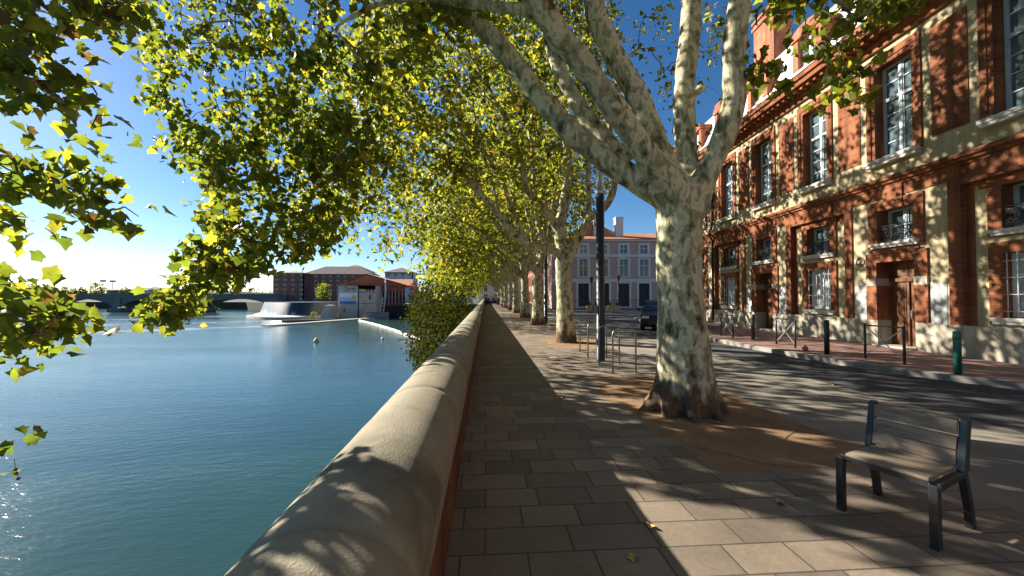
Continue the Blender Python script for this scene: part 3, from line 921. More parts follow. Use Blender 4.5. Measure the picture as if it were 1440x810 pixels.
for q in range(5):
    y0 = .03 + q * .084
    m.extrude([(y0, .440), (y0 + .076, .444), (y0 + .076, .466), (y0, .462)], -h + .03, h - .03, lambda u, v, t: bp(t, u, v))
m.build('seat', 'weathered_wood', bench, bevel=0.004)
m = MB()
for q in range(3):
    z0 = .475 + q * .108
    yy = .452 + q * .017
    m.extrude([(yy, z0), (yy + .026, z0 - .004), (yy + .042, z0 + .096), (yy + .016, z0 + .10)], -h + .026, h - .026, lambda u, v, t: bp(t, u, v))
m.build('backrest', 'weathered_wood', bench, bevel=0.004)
m = MB(); m.box((-h + .026, .035, .40), (h - .026, .06, .439)) if BY > 0 else m.box((-h + .026, -.06, .40), (h - .026, -.035, .439))
m.build('front_rail', 'dark_iron', bench)

# ================================================================== lamp post
def lamp_post(loc, label, hgt=4.4):
    t_ = thing('street_lamp', label, 'street lamp', loc, 0, 'street lamps along the promenade')
    m = MB(); m.lathe([(.118, 0), (.118, .02), (.112, .03), (.108, hgt)], (0, 0, 0), 20); m.build('pole', 'lamp_paint', t_)
    m = MB(); m.lathe([(.116, 0), (.116, .10)], (0, 0, hgt), 20); m.build('collar', 'pale_iron', t_)
    m = MB(); m.lathe([(.104, 0), (.100, .62)], (0, 0, hgt + .10), 20); m.build('glass_tube', 'clear_glass', t_)
    m = MB(); m.lathe([(.03, 0), (.03, .60)], (0, 0, hgt + .10), 10); m.build('reflector', 'lens', t_)
    m = MB(); m.lathe([(.112, 0), (.112, .05), (.06, .09)], (0, 0, hgt + .72), 20); m.build('top_cap', 'lamp_paint', t_)
    return t_
lamp = lamp_post((3.02, 10.23, 0.004), 'dark cylindrical lamp post with clear glass top beside the bicycle racks')
for i, (x, y) in enumerate(((3.75, 24.5), (3.35, 43.5), (3.4, 63))):
    dup(lamp, (x, y, 0.004), 0, ['slim dark lamp post just beside the third plane trunk', 'slim dark lamp post farther down the tree row, beyond the fifth trunk', 'faint dark lamp post near the far end of the promenade'][i])

# ================================================================== bicycle racks
def rack():
    t_ = thing('bike_rack', '', 'bike rack', (0, 0, 0), 0, 'bicycle racks beside the lamp post')
    m = MB()
    pts = [(0, 0, 0), (0, 0, .84)] + [(.11 - .11 * math.cos(a), 0, .84 + .11 * math.sin(a)) for a in np.linspace(.2, math.pi / 2, 6)] + [(.41 + .11 * math.sin(a), 0, .84 + .11 * math.cos(a)) for a in np.linspace(0, math.pi / 2 - .2, 6)] + [(.52, 0, .84), (.52, 0, 0)]
    m.tube(pts, .019, 8)
    m.build('hoop', 'galvanised', t_)
    for x in (0, .52):
        m = MB(); m.lathe([(.045, 0), (.045, .008), (.02, .014)], (x, 0, 0), 10); m.build('foot_plate', 'galvanised', t_)
    return t_
RK = rack()
rk = [((2.81, 8.6), 'bent steel hoop bicycle rack nearest the big trunk, well clear of lamp post'), ((2.83, 9.75), 'steel hoop bicycle rack directly before the dark lamp post'), ((2.83, 10.8), 'steel hoop bicycle rack just behind the dark lamp post'), ((2.88, 11.95), 'steel hoop bicycle rack farthest down the row towards second tree')]
for i, ((x, y), lb) in enumerate(rk):
    if i == 0: RK.location = (x, y, .008); RK['label'] = lb
    else: dup(RK, (x, y, .008), 0, lb)

# ================================================================== bollards and cross barriers on the kerb
def bollard(mat, hgt):
    t_ = thing('bollard', '', 'bollard', (0, 0, 0), 0, 'bollards along the kerb')
    m = MB(); m.lathe([(.062, 0), (.062, hgt - .02), (.05, hgt), (.02, hgt + .004)], (0, 0, 0), 16); m.build('post', mat, t_)
    m = MB(); m.lathe([(.066, 0), (.066, .05)], (0, 0, hgt - .16), 16); m.build('band', mat, t_)
    return t_
def put(px, py, z=0.14): g_ = ground(px, py, z); return (g_[0], g_[1], z)
b0 = bollard('green_paint', .86); b0.location = put(1347, 526); b0['label'] = 'green painted bollard standing nearest on the pink sidewalk'
b1 = bollard('dark_iron', .92); b1.location = put(1163, 498); b1['label'] = 'dark bollard before the barred window between two cross barriers'
dup(b1, put(1059, 478), 0, 'dark bollard before the darker second door')
def barrier():
    t_ = thing('cross_barrier', '', 'barrier', (0, 0, 0), 0, 'cross braced metal barriers on the kerb')
    L, H_ = .95, .86
    for x in (0, L):
        m = MB(); m.lathe([(.028, 0), (.028, H_ + .02)], (x, 0, 0), 10); m.build('post', 'dark_iron', t_)
    m = MB(); m.bar((.028, 0, H_ - .02), (L - .028, 0, H_ - .02), .03, .035); m.build('top_rail', 'dark_iron', t_)
    m = MB(); m.bar((.03, .006, .12), (L - .03, .006, H_ - .05), .011, .026); m.bar((.03, -.006, H_ - .05), (L - .03, -.006, .12), .011, .026)
    m.lathe([(.05, -.012), (.05, .012)], (L / 2, 0, (.12 + H_ - .05) / 2), 12); m.build('cross_brace', 'galvanised', t_)
    return t_
B = barrier()
for i, (p, q, lb) in enumerate((((1217, 504), (1265, 512), 'cross braced barrier before the carved wooden door, nearest one'), ((1092, 484), (1122, 490), 'cross braced barrier before window beside second door, middle one'), ((1014, 472), (1033, 476), 'cross braced barrier farthest along the kerb near dark downpipe'))):
    a = np.array(put(*p)); b = np.array(put(*q))
    rz = math.atan2(b[1] - a[1], b[0] - a[0])
    if i == 0: B.location = a; B.rotation_euler = (0, 0, rz); B['label'] = lb
    else: dup(B, a, rz, lb)
m = MB(); c_ = put(1124, 492)
m.lathe([(.04, 0), (.075, .02), (.08, .07), (.06, .11), (.02, .13), (.015, .16)], (0, 0, 0), 12)
bag = tag(m.build('plastic_bag', 'red_plastic', None, (c_[0] + .1, c_[1] - .1, .14)), 'small red plastic bag at the foot of middle cross barrier', 'bag')

# ================================================================== cars
def car(name, label, loc, rz, paint='car_paint', group=None):
    t_ = thing(name, label, 'car', loc, rz, group)
    L, Wd = 4.1, 1.74
    prof = [(-2.02, .35), (-2.05, .62), (-1.95, .80), (-1.2, .95), (-.95, .98), (1.55, 1.02), (1.95, .98), (2.03, .75), (2.02, .35), (1.75, .22), (-1.8, .22)]
    m = MB()
    def sec(u, v, tt): return (tt * (Wd / 2) * (1.0 if v < .85 else .96), u, v)
    m.extrude(prof, -1, 1, sec)
    m.build('body', paint, t_, bevel=.06)
    cab = [(-1.15, .97), (-.45, 1.40), (-.1, 1.48), (.9, 1.48), (1.35, 1.36), (1.9, 1.0)]
    m = MB(); n = len(cab)
    for s_ in (-1, 1):
        m.face([(s_ * (Wd / 2 - .05 - (v - .97) * .28), u, v) for u, v in cab])
    for i in range(n):
        a, b = cab[i], cab[(i + 1) % n]
        m.face([(-(Wd / 2 - .05 - (a[1] - .97) * .28), *a), ((Wd / 2 - .05 - (a[1] - .97) * .28), *a), ((Wd / 2 - .05 - (b[1] - .97) * .28), *b), (-(Wd / 2 - .05 - (b[1] - .97) * .28), *b)])
    m.build('cabin', paint, t_)
    m = MB()
    for i, (p, q) in enumerate(((0, 1), (4, 5))):
        a, b = cab[p], cab[q]
        def P_(f, g): 
            u = a[0] + (b[0] - a[0]) * f; v = a[1] + (b[1] - a[1]) * f
            nrm = Vector((0, -(b[1] - a[1]), (b[0] - a[0]))).normalized() * .006
            if nrm.z < 0: nrm = -nrm
            return (g * (Wd / 2 - .13 - (v - .97) * .28), u + nrm.y, v + nrm.z)
        m.face([P_(.06, -1), P_(.06, 1), P_(.95, 1), P_(.95, -1)])
    for s_ in (-1, 1):
        def Q(u, v): return (s_ * (Wd / 2 - .045 - (v - .97) * .28), u, v)
        m.face([Q(-.85, 1.03), Q(.3, 1.03), Q(.3, 1.42), Q(-.32, 1.40)]); m.face([Q(.38, 1.03), Q(1.5, 1.05), Q(1.15, 1.36), Q(.85, 1.42), Q(.38, 1.42)])
    m.build('windows', 'car_glass', t_, fixn=False)
    for s_ in (-1, 1):
        for y in (-1.28, 1.28):
            m = MB()
            def wl(u, v, tt): return (s_ * (Wd / 2 - .2 + tt), y + u, .31 + v)
            m.extrude([(.31 * math.cos(a), .31 * math.sin(a)) for a in np.linspace(0, 2 * math.pi, 20, endpoint=False)], 0, .215, wl, sm=False)
            wh = m.build('wheel', 'tyre_rubber', t_)
            m = MB(); m.extrude([(.2 * math.cos(a), .2 * math.sin(a)) for a in np.linspace(0, 2 * math.pi, 14, endpoint=False)], .2, .226, wl); m.build('rim', 'galvanised', wh)
        m = MB(); m.box((s_ * .62 - .16, -2.075, .62), (s_ * .62 + .16, -1.98, .76)); m.build('headlight', 'lens', t_, bevel=.02)
        m = MB(); m.box((s_ * .68 - .12, 1.97, .78), (s_ * .68 + .12, 2.05, .93)); m.build('tail_light', 'red_plastic', t_, bevel=.02)
        m = MB(); m.box((s_ * .98 - .09, -.72, .98), (s_ * .98 + .09, -.6, 1.1)); m.build('mirror', paint, t_, bevel=.03)
    m = MB(); m.box((-.5, -2.075, .34), (.5, -2.03, .52)); m.build('grille', 'dark_iron', t_)
    return t_
g_ = ground(938, 467)
car('parked_car', 'dark grey car half hidden behind the big plane trunk', (g_[0] + .55, g_[1] + 2.1, .004), R(-24))

# ================================================================== people far along the promenade
def person(label, loc, rz, top='cloth_blue', legs='cloth_navy', step=.22):
    t_ = thing('person', label, 'person', loc, rz)
    def skin(name, mat, V, E, rad, par):
        me = bpy.data.meshes.new(name); me.from_pydata(V, E, []); me.update()
        me.materials.append(M[mat])
        o = bpy.data.objects.new(name, me); COL.objects.link(o); o.parent = par
        md = o.modifiers.new('skin', 'SKIN'); md.use_smooth_shade = True
        for i, r_ in enumerate(rad): me.skin_vertices[0].data[i].radius = (r_, r_)
        me.skin_vertices[0].data[0].use_root = True
        s_ = o.modifiers.new('sub', 'SUBSURF'); s_.levels = s_.render_levels = 1
        return o
    s = step
    V = [(0, 0, .95), (0, 0, 1.2), (0, 0, 1.42), (0, -.02, 1.52), (0, -.03, 1.60), (0, -.03, 1.72),
         (.19, 0, 1.41), (.23, .05, 1.13), (.24, -.06, .90), (.24, -.1, .80), (-.19, 0, 1.41), (-.23, -.05, 1.13), (-.24, -.14, .92), (-.24, -.18, .82),
         (.1, 0, .90), (.1, -s * .6, .50), (.1, -s, .09), (.1, -s - .14, .04), (-.1, 0, .90), (-.1, s * .3, .50), (-.1, s, .10), (-.1, s - .13, .04)]
    E = [(0, 1), (1, 2), (2, 3), (3, 4), (4, 5), (2, 6), (6, 7), (7, 8), (8, 9), (2, 10), (10, 11), (11, 12), (12, 13), (0, 14), (14, 15), (15, 16), (16, 17), (0, 18), (18, 19), (19, 20), (20, 21)]
    rad = [.14, .13, .14, .055, .085, .075, .06, .045, .035, .03, .06, .045, .035, .03, .085, .06, .04, .035, .085, .06, .04, .035]
    body = skin('body', 'skin', V, E, rad, t_)
    ti = [0, 1, 2, 6, 7, 10, 11]
    mp = {k: i for i, k in enumerate(ti)}
    sh = skin('shirt', top, [V[k] for k in ti], [(mp[a], mp[b]) for a, b in E if a in mp and b in mp], [.155, .15, .155, .085, .065, .085, .065], t_)
    ti = [0, 14, 15, 16, 18, 19, 20]
    mp = {k: i for i, k in enumerate(ti)}
    skin('trousers', legs, [V[k] for k in ti], [(mp[a], mp[b]) for a, b in E if a in mp and b in mp], [.16, .105, .085, .065, .105, .085, .065], t_)
    m = MB(); m.lathe([(.02, .16), (.07, .14), (.098, .08), (.10, .02), (.09, -.05)][::-1], (0, -.015, 1.65), 12); m.build('hair', 'hair_brown', t_)
    return t_
def gp(px, py): g_ = ground(px, py); return (g_[0], g_[1], .008)
person('person in light blue shirt and dark trousers walking on the promenade beside wall', gp(691, 431.5), R(10))
person('person in dark navy clothes walking on the promenade further from the wall', gp(701, 430), R(-20), 'cloth_navy', 'cloth_navy', .15)
person('person in white top walking near lamp posts and tree trunks', gp(710, 433.5), R(70), 'cloth_white', 'cloth_pink', .18)
# far parked cars closing the promenade
car('parked_car', 'small dark parked car far beyond the walkers', (1.6, 84, .004), R(60), 'car_paint', 'cars parked at the far end')
car('parked_car', 'small silver parked car far beyond the walkers', (4.9, 80, .004), R(80), 'car_paint_silver', 'cars parked at the far end')

# ================================================================== buildings with rows of windows
def block(name, label, cat, loc, rz, w_, d_, h_, rows, mats, trim=None, roof=None, roof_mat='roof_tile', band=None, extra=None, over=.5):
    """front faces local -y; rows = list of (z0, z1, width, [centres], mat)"""
    t_ = thing(name, label, cat, loc, rz)
    rects = [(0, w_, 0, h_, 0, 0)]
    for b_ in (band or []): rects.append((0, w_, b_[0], b_[1], b_[2], 1))
    for z0, z1, ww, cs, gl in rows:
        for c in cs:
            if trim: rects.append((c - ww / 2 - trim, c + ww / 2 + trim, z0 - trim * .6, z1 + trim, .06, 1))
            rects.append((c - ww / 2, c + ww / 2, z0, z1, -.18, 1 if trim else 0))
    m = MB(); relief(m, rects, fn=lambda x, y, z: (x, -y, z))
    m.face([(0, 0, 0), (0, d_, 0), (0, d_, h_), (0, 0, h_)]); m.face([(w_, 0, 0), (w_, d_, 0), (w_, d_, h_), (w_, 0, h_)]); m.face([(0, d_, 0), (w_, d_, 0), (w_, d_, h_), (0, d_, h_)])
    m.build('wall', mats, t_)
    for z0, z1, ww, cs, gl in rows:
        for c in cs:
            m = MB()
            f = min(.07, ww * .08)
            m.box((c - ww / 2, .10, z0), (c - ww / 2 + f, .16, z1)); m.box((c + ww / 2 - f, .10, z0), (c + ww / 2, .16, z1)); m.box((c - f / 2, .11, z0), (c + f / 2, .155, z1))
            m.box((c - ww / 2 + f, .105, z0 + (z1 - z0) * .62), (c + ww / 2 - f, .158, z0 + (z1 - z0) * .62 + f))
            m.face([(c - ww / 2, .14, z0), (c + ww / 2, .14, z0), (c + ww / 2, .14, z1), (c - ww / 2, .14, z1)], 1)
            m.build('window', ['white_paint' if gl == 'far_glass' else 'dark_iron', gl], t_)
    if roof == 'hip' or roof == 'gable':
        o_ = over; rh = h_ + w_ * .16 if extra is None else extra
        ins = min(d_, w_) / 2 if roof == 'hip' else -o_
        A = [(-o_, -o_, h_ + .02), (w_ + o_, -o_, h_ + .02), (w_ + o_, d_ + o_, h_ + .02), (-o_, d_ + o_, h_ + .02)]
        r1, r2_ = (ins, d_ / 2, rh), (w_ - ins, d_ / 2, rh)
        m = MB(); m.face([A[0], A[1], r2_, r1]); m.face([A[2], A[3], r1, r2_]); m.face([A[1], A[2], r2_]); m.face([A[3], A[0], r1]); m.face(A[::-1])
        m.build('roof', roof_mat, t_)
    return t_

# mauve terrace facing down the street
cs = [1.6 + 2.86 * k for k in range(9)]
g0 = at(786, 417, 55)
terr = block('mauve_building', 'three storey mauve and white building across the end of the street', 'building', (g0[0] - 1.0, 55, 0), R(-3), 26.2, 12, 9.75,
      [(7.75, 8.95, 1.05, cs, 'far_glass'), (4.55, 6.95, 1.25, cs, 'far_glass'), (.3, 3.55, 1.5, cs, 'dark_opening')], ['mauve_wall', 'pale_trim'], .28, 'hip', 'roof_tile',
      [(3.75, 4.2, .12), (7.25, 7.6, .22), (9.5, 9.75, .25)], 11.6, .55)
for px, dd in ((866, 2.0), (838, 3.0), (933, 3)):
    gx = at(px, 417, 58)[0] - (g0[0] - 1.0)
    m = MB(); m.box((gx - .55, dd, 9.8), (gx + .55, dd + 1.0, 13.4)); m.box((gx - .63, dd - .08, 13.1), (gx + .63, dd + 1.08, 13.3)); m.build('chimney', 'pale_trim', terr)
# brick house row farther along the right of the street
for i, (y0, L, hh, lb) in enumerate(((58.5, 14, 10.5, 'dark brick house row beyond the mauve building, behind the tree trunks'), (73.5, 16, 9, 'farther brick house in the row, seen between distant trunks'), (90.5, 20, 10.5, 'last brick house at the far end of the tree row'))):
    cs2 = [1.7 + 2.7 * k for k in range(int((L - 1.6) / 2.7) + 1)]
    block('brick_house', lb, 'house', (11.6, y0 + L, 0), R(-90), L, 9, hh, [(hh - 2.6, hh - .9, 1.1, cs2, 'far_glass'), (hh - 6.2, hh - 3.8, 1.1, cs2, 'far_glass'), (.4, 3.0, 1.4, cs2, 'far_glass')], ['mill_brick', 'far_brick'], .2, 'gable', 'roof_tile', [(3.5, 3.8, .08)], hh + 2.4)
block('cream_house', 'pale cream house closing the far end of the promenade', 'house', (-2, 118, 0), 0, 15, 9, 9, [(6.2, 8, 1.1, [2, 5, 8, 11, 13.5], 'far_glass'), (3.2, 5.2, 1.1, [2, 5, 8, 11, 13.5], 'far_glass'), (.3, 2.4, 1.3, [2, 5, 8, 11, 13.5], 'far_glass')], ['cream_wall', 'pale_trim'], .15, 'gable', 'roof_tile', None, 11)

# railing, crates added for pale lit shapes, and small lamps before the mauve building
fx0, fx1 = at(803, 435, 47)[0], at(1005, 435, 47)[0]
fe = thing('iron_railing', 'dark iron railing with thin bars before the mauve building', 'railing', (fx0, 47.5, .004))
m = MB(); nb = 0; x = 0
while x < fx1 - fx0: m.bar((x, 0, .08), (x, 0, 1.35), .025, .025); x += .22
m.build('bars', 'dark_iron', fe)
m = MB(); m.bar((0, 0, .12), (fx1 - fx0, 0, .12), .04, .04, upv=(0, 1, 0)); m.bar((0, 0, 1.25), (fx1 - fx0, 0, 1.25), .04, .05, upv=(0, 1, 0)); m.build('rails', 'dark_iron', fe)
pl_first = None
pl = [(829, 'leftmost added crate for a pale lit shape before the dark railing'), (838, 'added crate for a pale lit shape just left of the lamp post, before the railing'), (858, 'added crate for a pale lit shape just right of the lamp post, before the railing'), (867, 'rightmost added crate for a pale lit shape before the dark railing')]
for px, lb in pl:
    p = at(px, 430, 42)
    if pl_first is None:
        t_ = thing('standin_crate', lb, 'standin_crate', (p[0], 42, .004), 0, 'added crates before the railing')
        m = MB(); m.box((-.30, -.25, .06), (.30, .25, .72))
        for q in range(4): m.box((-.32, -.27, .10 + q * .16), (.32, .27, .22 + q * .16))
        m.build('crate', 'standin_wood', t_)
        m = MB(); m.box((-.28, -.23, .721), (.28, .23, .74)); m.build('soil', 'pit_soil', t_)
        m = MB()
        for q in range(14):
            a = random.uniform(0, 6.28); r_ = random.uniform(.05, .22)
            m.bar((r_ * .5 * math.cos(a), r_ * .5 * math.sin(a), .74), (r_ * 1.3 * math.cos(a), r_ * 1.3 * math.sin(a), random.uniform(.9, 1.25)), .06, .01)
        m.build('leaves', 'dark_trunk', t_)
        pl_first = t_
    else: dup(pl_first, (p[0], 42, .004), random.uniform(-.15, .15), lb)
def lantern(px, Y, lb, h_=4.2):
    p = at(px, 430, Y)
    t_ = thing('lantern_post', lb, 'street lamp', (p[0], Y, .004), 0, 'old lantern posts before the mauve building')
    m = MB(); m.lathe([(.14, 0), (.14, .5), (.08, .6), (.05, 1.2), (.045, h_ - .7)], (0, 0, 0), 10); m.build('pole', 'dark_iron', t_)
    m = MB(); m.lathe([(.10, 0), (.22, .5), (.20, .52)], (0, 0, h_ - .7), 6, sm=False); m.build('lantern', 'far_glass', t_)
    m = MB(); m.lathe([(.26, 0), (.12, .14), (.03, .2)], (0, 0, h_ - .175), 6, sm=False); m.build('lantern_cap', 'dark_iron', t_)
    return t_
lantern(870, 45, 'old dark lantern post in the middle of the mauve building front')
l2 = lantern(832, 46, 'old dark lantern post just left of the nearer lamp post', 4.0)

# ================================================================== river: boom, buoys, weir, mill and far bank
a = ground(505, 451, WATER); b = ground(616, 490, WATER)
m = MB()
n = 60
pts = [a + (b - a) * (k / n) + np.array([0, 0, .08 + .02 * math.sin(k)]) + np.array([1.2, 0.4, 0]) * math.sin(math.pi * k / n) for k in range(n + 1)]
bo = thing('floating_boom', 'long white floating boom stretched across the water towards the wall', 'boom', (0, 0, 0))
m.tube(pts, .24, 8); m.build('float_tube', 'boom_white', bo)
for k in range(0, n, 4):
    m = MB(); m.tube([pts[k], pts[k] + (pts[k + 1] - pts[k]) * .3], .27, 8)
    m.build('joint', 'concrete', bo)
def buoy(px, py, mat, r_, label):
    g_ = ground(px, py, WATER)
    t_ = thing('buoy', label, 'buoy', (g_[0], g_[1], WATER), 0)
    m = MB(); m.lathe([(r_ * .3, -r_ * .3), (r_ * .95, 0), (r_ * 1.0, r_ * .5), (r_ * .75, r_ * 1.1), (r_ * .3, r_ * 1.5), (r_ * .12, r_ * 1.9)], (0, 0, 0), 16); m.build('float', mat, t_)
    m = MB(); ring(m, 0, 0, r_ * 2.0, r_ * .18, r_ * .05); m.build('ring', 'dark_iron', t_)
buoy(445, 481, 'buoy_yellow', .38, 'yellowish buoy floating left of the white boom')
buoy(538, 477.5, 'buoy_white', .25, 'small white buoy floating close to the white boom')

# weir: a long curved wall of falling water
we = thing('weir', 'curved dark weir with white foam at its foot', 'weir', (0, 0, 0))
crest = [ground(346, 446, WATER), ground(372, 449, WATER), ground(410, 449, WATER), ground(445, 447, WATER), ground(478, 444, WATER)]
crest = [np.array([c[0], c[1], 0]) for c in crest]
_cf = np.linspace(0, 1, len(crest)); _px = np.polyfit(_cf, [c[0] for c in crest], 3); _py = np.polyfit(_cf, [c[1] for c in crest], 3)
def cr(f):
    return np.array([np.polyval(_px, f), np.polyval(_py, f), 0])
def cr_old(f):
    x = f * (len(crest) - 1); i = min(int(x), len(crest) - 2); return crest[i] + (crest[i + 1] - crest[i]) * (x - i)
m = MB(); mf = MB(); ma = MB()
N = 48
for k in range(N):
    p, q = cr(k / N), cr((k + 1) / N)
    fy = np.array([0.15, 1, 0])
    def P3(c_, d_, z): return tuple(c_ + fy * d_ + np.array([0, 0, z]))
    m.face([P3(p, 6, WATER + .6), P3(q, 6, WATER + .6), P3(q, 8.2, -.2), P3(p, 8.2, -.2)], 0, True)
    m.face([P3(p, 8.2, -.2), P3(q, 8.2, -.2), P3(q, 40, -.3), P3(p, 40, -.3)], 0, True)
    wdk = lambda f: max(.0, (1 - f * 1.1)) ** 1.5 * 4.6 + .35 + .3 * math.sin(f * 40) + .2 * math.sin(f * 97)
    f0, f1 = k / N, (k + 1) / N
    mf.face([P3(p, 3.0, WATER + .70), P3(q, 3.0, WATER + .70), P3(q, 5.6, WATER + .62 + wdk(f1) * .12), P3(p, 5.6, WATER + .62 + wdk(f0) * .12)], 0, True)
    ma.box((0, 0, 0), (1, 1, 1), 0, Matrix(((q[0] - p[0], fy[0] * 6, 0, p[0]), (q[1] - p[1], 6, 0, p[1]), (0, 0, 1.0, WATER - .35), (0, 0, 0, 1))))
m.build('face', 'weir_water', we); mf.build('foam', 'foam', we); ma.build('apron', 'concrete', we)
# low concrete ledge left of the tower and streaks of broken water
led = thing('river_ledge', 'long low pale concrete ledge at the waterline below the white tower', 'ledge', (0, 0, 0))
m = MB()
lp = [ground(372, 459, WATER), ground(430, 455, WATER), ground(500, 449.5, WATER), ground(530, 448, WATER)]
for p, q in zip(lp[:-1], lp[1:]): m.bar(tuple(np.array(p) + [0, 0, .05]), tuple(np.array(q) + [0, 0, .05]), 2.2, .5)
m.build('kerb', 'concrete', led)
m = MB()
p, q = ground(396, 452.5, WATER), ground(470, 450.5, WATER)
m.bar(tuple(np.array(p) + [0, 0, .1]), tuple(np.array(q) + [0, 0, .1]), 1.6, .6); m.build('shelf', 'dark_concrete', led)

def streak(poly):
    m = MB(); P_ = [ground(px, py, WATER) for px, py in poly]
    return P_
m = MB()
rs = random.Random(5)
for (x0, y0, x1, y1, nn) in ((-40, 474, 378, 459, 46), (-40, 462, 370, 452, 26), (60, 452, 330, 445, 22)):
    for k in range(nn):
        f = rs.random(); px = x0 + (x1 - x0) * f; py = y0 + (y1 - y0) * f + rs.uniform(-1.2, 1.2)
        g_ = ground(px, py, WATER)
        L = rs.uniform(2, 9); wd = rs.uniform(.06, .3)
        poly = []
        for q in range(9): u = -1 + q / 4; poly.append((g_[0] + u * L, g_[1] + u * L * .22 + wd * (1 - u * u) * 1.0, WATER + .03))
        for q in range(9): u = 1 - q / 4; poly.append((g_[0] + u * L, g_[1] + u * L * .22 - wd * (1 - u * u) * rs.uniform(.4, 1), WATER + .03))
        del poly[9]; del poly[-1]
        m.face(poly)
fo = m.build('river_foam', 'foam', fixn=False); fo['kind'] = 'stuff'; fo['label'] = 'thin streaks of white foam on the river'

# white tower of the power house with its banner
p0 = ground(475, 447, WATER); Yt = p0[1]
x0 = p0[0]; x1 = at(505, 420, Yt)[0]; top = at(490, 401, Yt)[2]
tow = thing('power_house', 'cream concrete power house block with a large banner at the water', 'building', (x0, Yt, WATER))
W1 = x1 - x0; hgt = top - WATER
m = MB()
relief(m, [(0, W1, 0, hgt, 0, 0), (W1 * .27, W1 * .33, 1.9, 2.9, -.15, 1), (W1 * .05, W1 * .95, hgt - .35, hgt - .15, .12, 0)], fn=lambda x, y, z: (x, -y, z))
# right-hand wall turns away from the bank
e = at(528, 420, Yt + 5); ex, ey = e[0] - x0, 5.0
def rw(u, d, z): 
    n_ = Vector((ey, -(ex - W1), 0)).normalized()
    return (W1 + (ex - W1) * u + n_.x * d, ey * u + n_.y * d, z)
relief(m, [(0, 1, 0, hgt, 0, 0), (0, 1, hgt * .77, hgt * .785, -.06, 1), (0, 1, hgt * .43, hgt * .445, -.06, 1)] + [(.38 + q * .2, .52 + q * .2, hgt * .82, hgt * .88, -.2, 1) for q in range(3)] + [(.6, .72, hgt * .55, hgt * .70, -.2, 1)], fn=rw)
m.face([(0, 0, 0), (0, 14, 0), (0, 14, hgt), (0, 0, hgt)]); m.face([(0, 14, 0), (ex, 14, 0), (ex, 14, hgt), (0, 14, hgt)]); m.face([(ex, ey, 0), (ex, 14, 0), (ex, 14, hgt), (ex, ey, hgt)])
m.face([(0, 0, hgt), (W1, 0, hgt), (ex, ey, hgt), (ex, 14, hgt), (0, 14, hgt)])
m.build('wall', ['concrete', 'dark_opening'], tow)
bz0, bz1 = at(490, 428, Yt)[2] - WATER, at(490, 412, Yt)[2] - WATER
bx0, bx1 = W1 * .08, W1 * .93
bn = MB(); bn.box((bx0, -.12, bz0), (bx1, -.04, bz1)); bo_ = bn.build('banner', 'banner_white', tow)
hh = bz1 - bz0
bn = MB(); bn.box((bx0 + .02, -.135, bz0 + .02), (bx1 - .25, -.121, bz0 + hh * .30)); bn.build('blue_stripe', 'banner_blue', bo_)
bn = MB()
bn.extrude([(bx1 - 1.1 + .75 * math.cos(a), bz0 + hh * .58 + .75 * math.sin(a) * 1.1) for a in np.linspace(0, 2 * math.pi, 18, endpoint=False)], -.145, -.121, lambda u, v, t: (u, t, v)); bn.build('orange_emblem', 'banner_orange', bo_)
bn = MB()
bn.extrude([(bx0 + .05, bz0 + hh * .32), (bx0 + W1 * .5, bz0 + hh * .34), (bx0 + W1 * .62, bz0 + hh * .55), (bx0 + .05, bz0 + hh * .66)], -.133, -.121, lambda u, v, t: (u, t, v)); bn.build('pale_swoosh', 'pale_blue', bo_)
# the word high on the wall: a curved mark and four letters, as far as it can be read
bn = MB(); zc = hgt * .88
ring(bn, W1 * .36, -.05, zc, .55, .07, 14)
for q in range(4): 
    xx = W1 * .48 + q * W1 * .085
    bn.box((xx, -.06, zc - .3), (xx + .1, -.005, zc + .3)); bn.box((xx + .1, -.06, zc + .18), (xx + .38, -.005, zc + .3)); bn.box((xx + .1, -.06, zc - .3), (xx + .38, -.005, zc - .2)) if q != 1 else None
    if q in (0, 2, 3): bn.box((xx + .1, -.06, zc - .05), (xx + .33, -.005, zc + .05))
bn.build('wall_lettering', 'dark_iron', tow)
m = MB()
for q in range(9): m.bar((q * W1 / 8, .1, hgt), (q * W1 / 8, .1, hgt + .9), .06, .06)
for zz in (.45, .88): m.bar((0, .1, hgt + zz), (W1, .1, hgt + zz), .05, .05)
m.build('roof_railing', 'dark_iron', tow)
# rounded stone pier left of it and platform on the right
q0 = ground(452, 448, WATER)
pr = thing('stone_pier', 'pale rounded stone pier left of the power house', 'pier', (q0[0], q0[1], WATER))
m = MB(); Lp = x0 - q0[0]
m.extrude([(0, -.5), (.2, 1.0), (1.0, 2.2), (Lp * .5, 3.2), (Lp - .1, 3.7), (Lp - .1, -.5)], 0, 5, lambda u, v, t: (u, t - 1.5, v)); m.build('stonework', 'concrete', pr, bevel=.15)
m = MB(); m.box((Lp * .45, -1.45, 3.75), (Lp - .1, 2, 4.1)); m.build('slab', 'white_paint', pr)
pq = ground(512, 448.5, WATER); pe = ground(543, 448, WATER)
pf = thing('work_platform', 'low grey platform with an inclined steel frame at the waterline', 'platform', (pq[0], pq[1], WATER))
Lq = pe[0] - pq[0]
m = MB(); m.box((0, 0, -.4), (Lq, 5, 1.9)); m.build('deck', 'bridge_concrete', pf, bevel=.05)
m = MB()
for dx in (0, 1.0): m.bar((Lq * .72 + dx, 1, 1.9), (Lq * .82 + dx * .8, 1.6, 6.6), .22, .22, upv=(0, 1, 0))
for q in range(4): m.bar((Lq * .74 + q * .15, 1 + q * .12, 2.4 + q * 1.1), (Lq * .74 + 1 + q * .1, 1 + q * .12, 2.9 + q * 1.1), .14, .14, upv=(0, 1, 0))
m.build('steel_frame', 'pale_iron', pf)

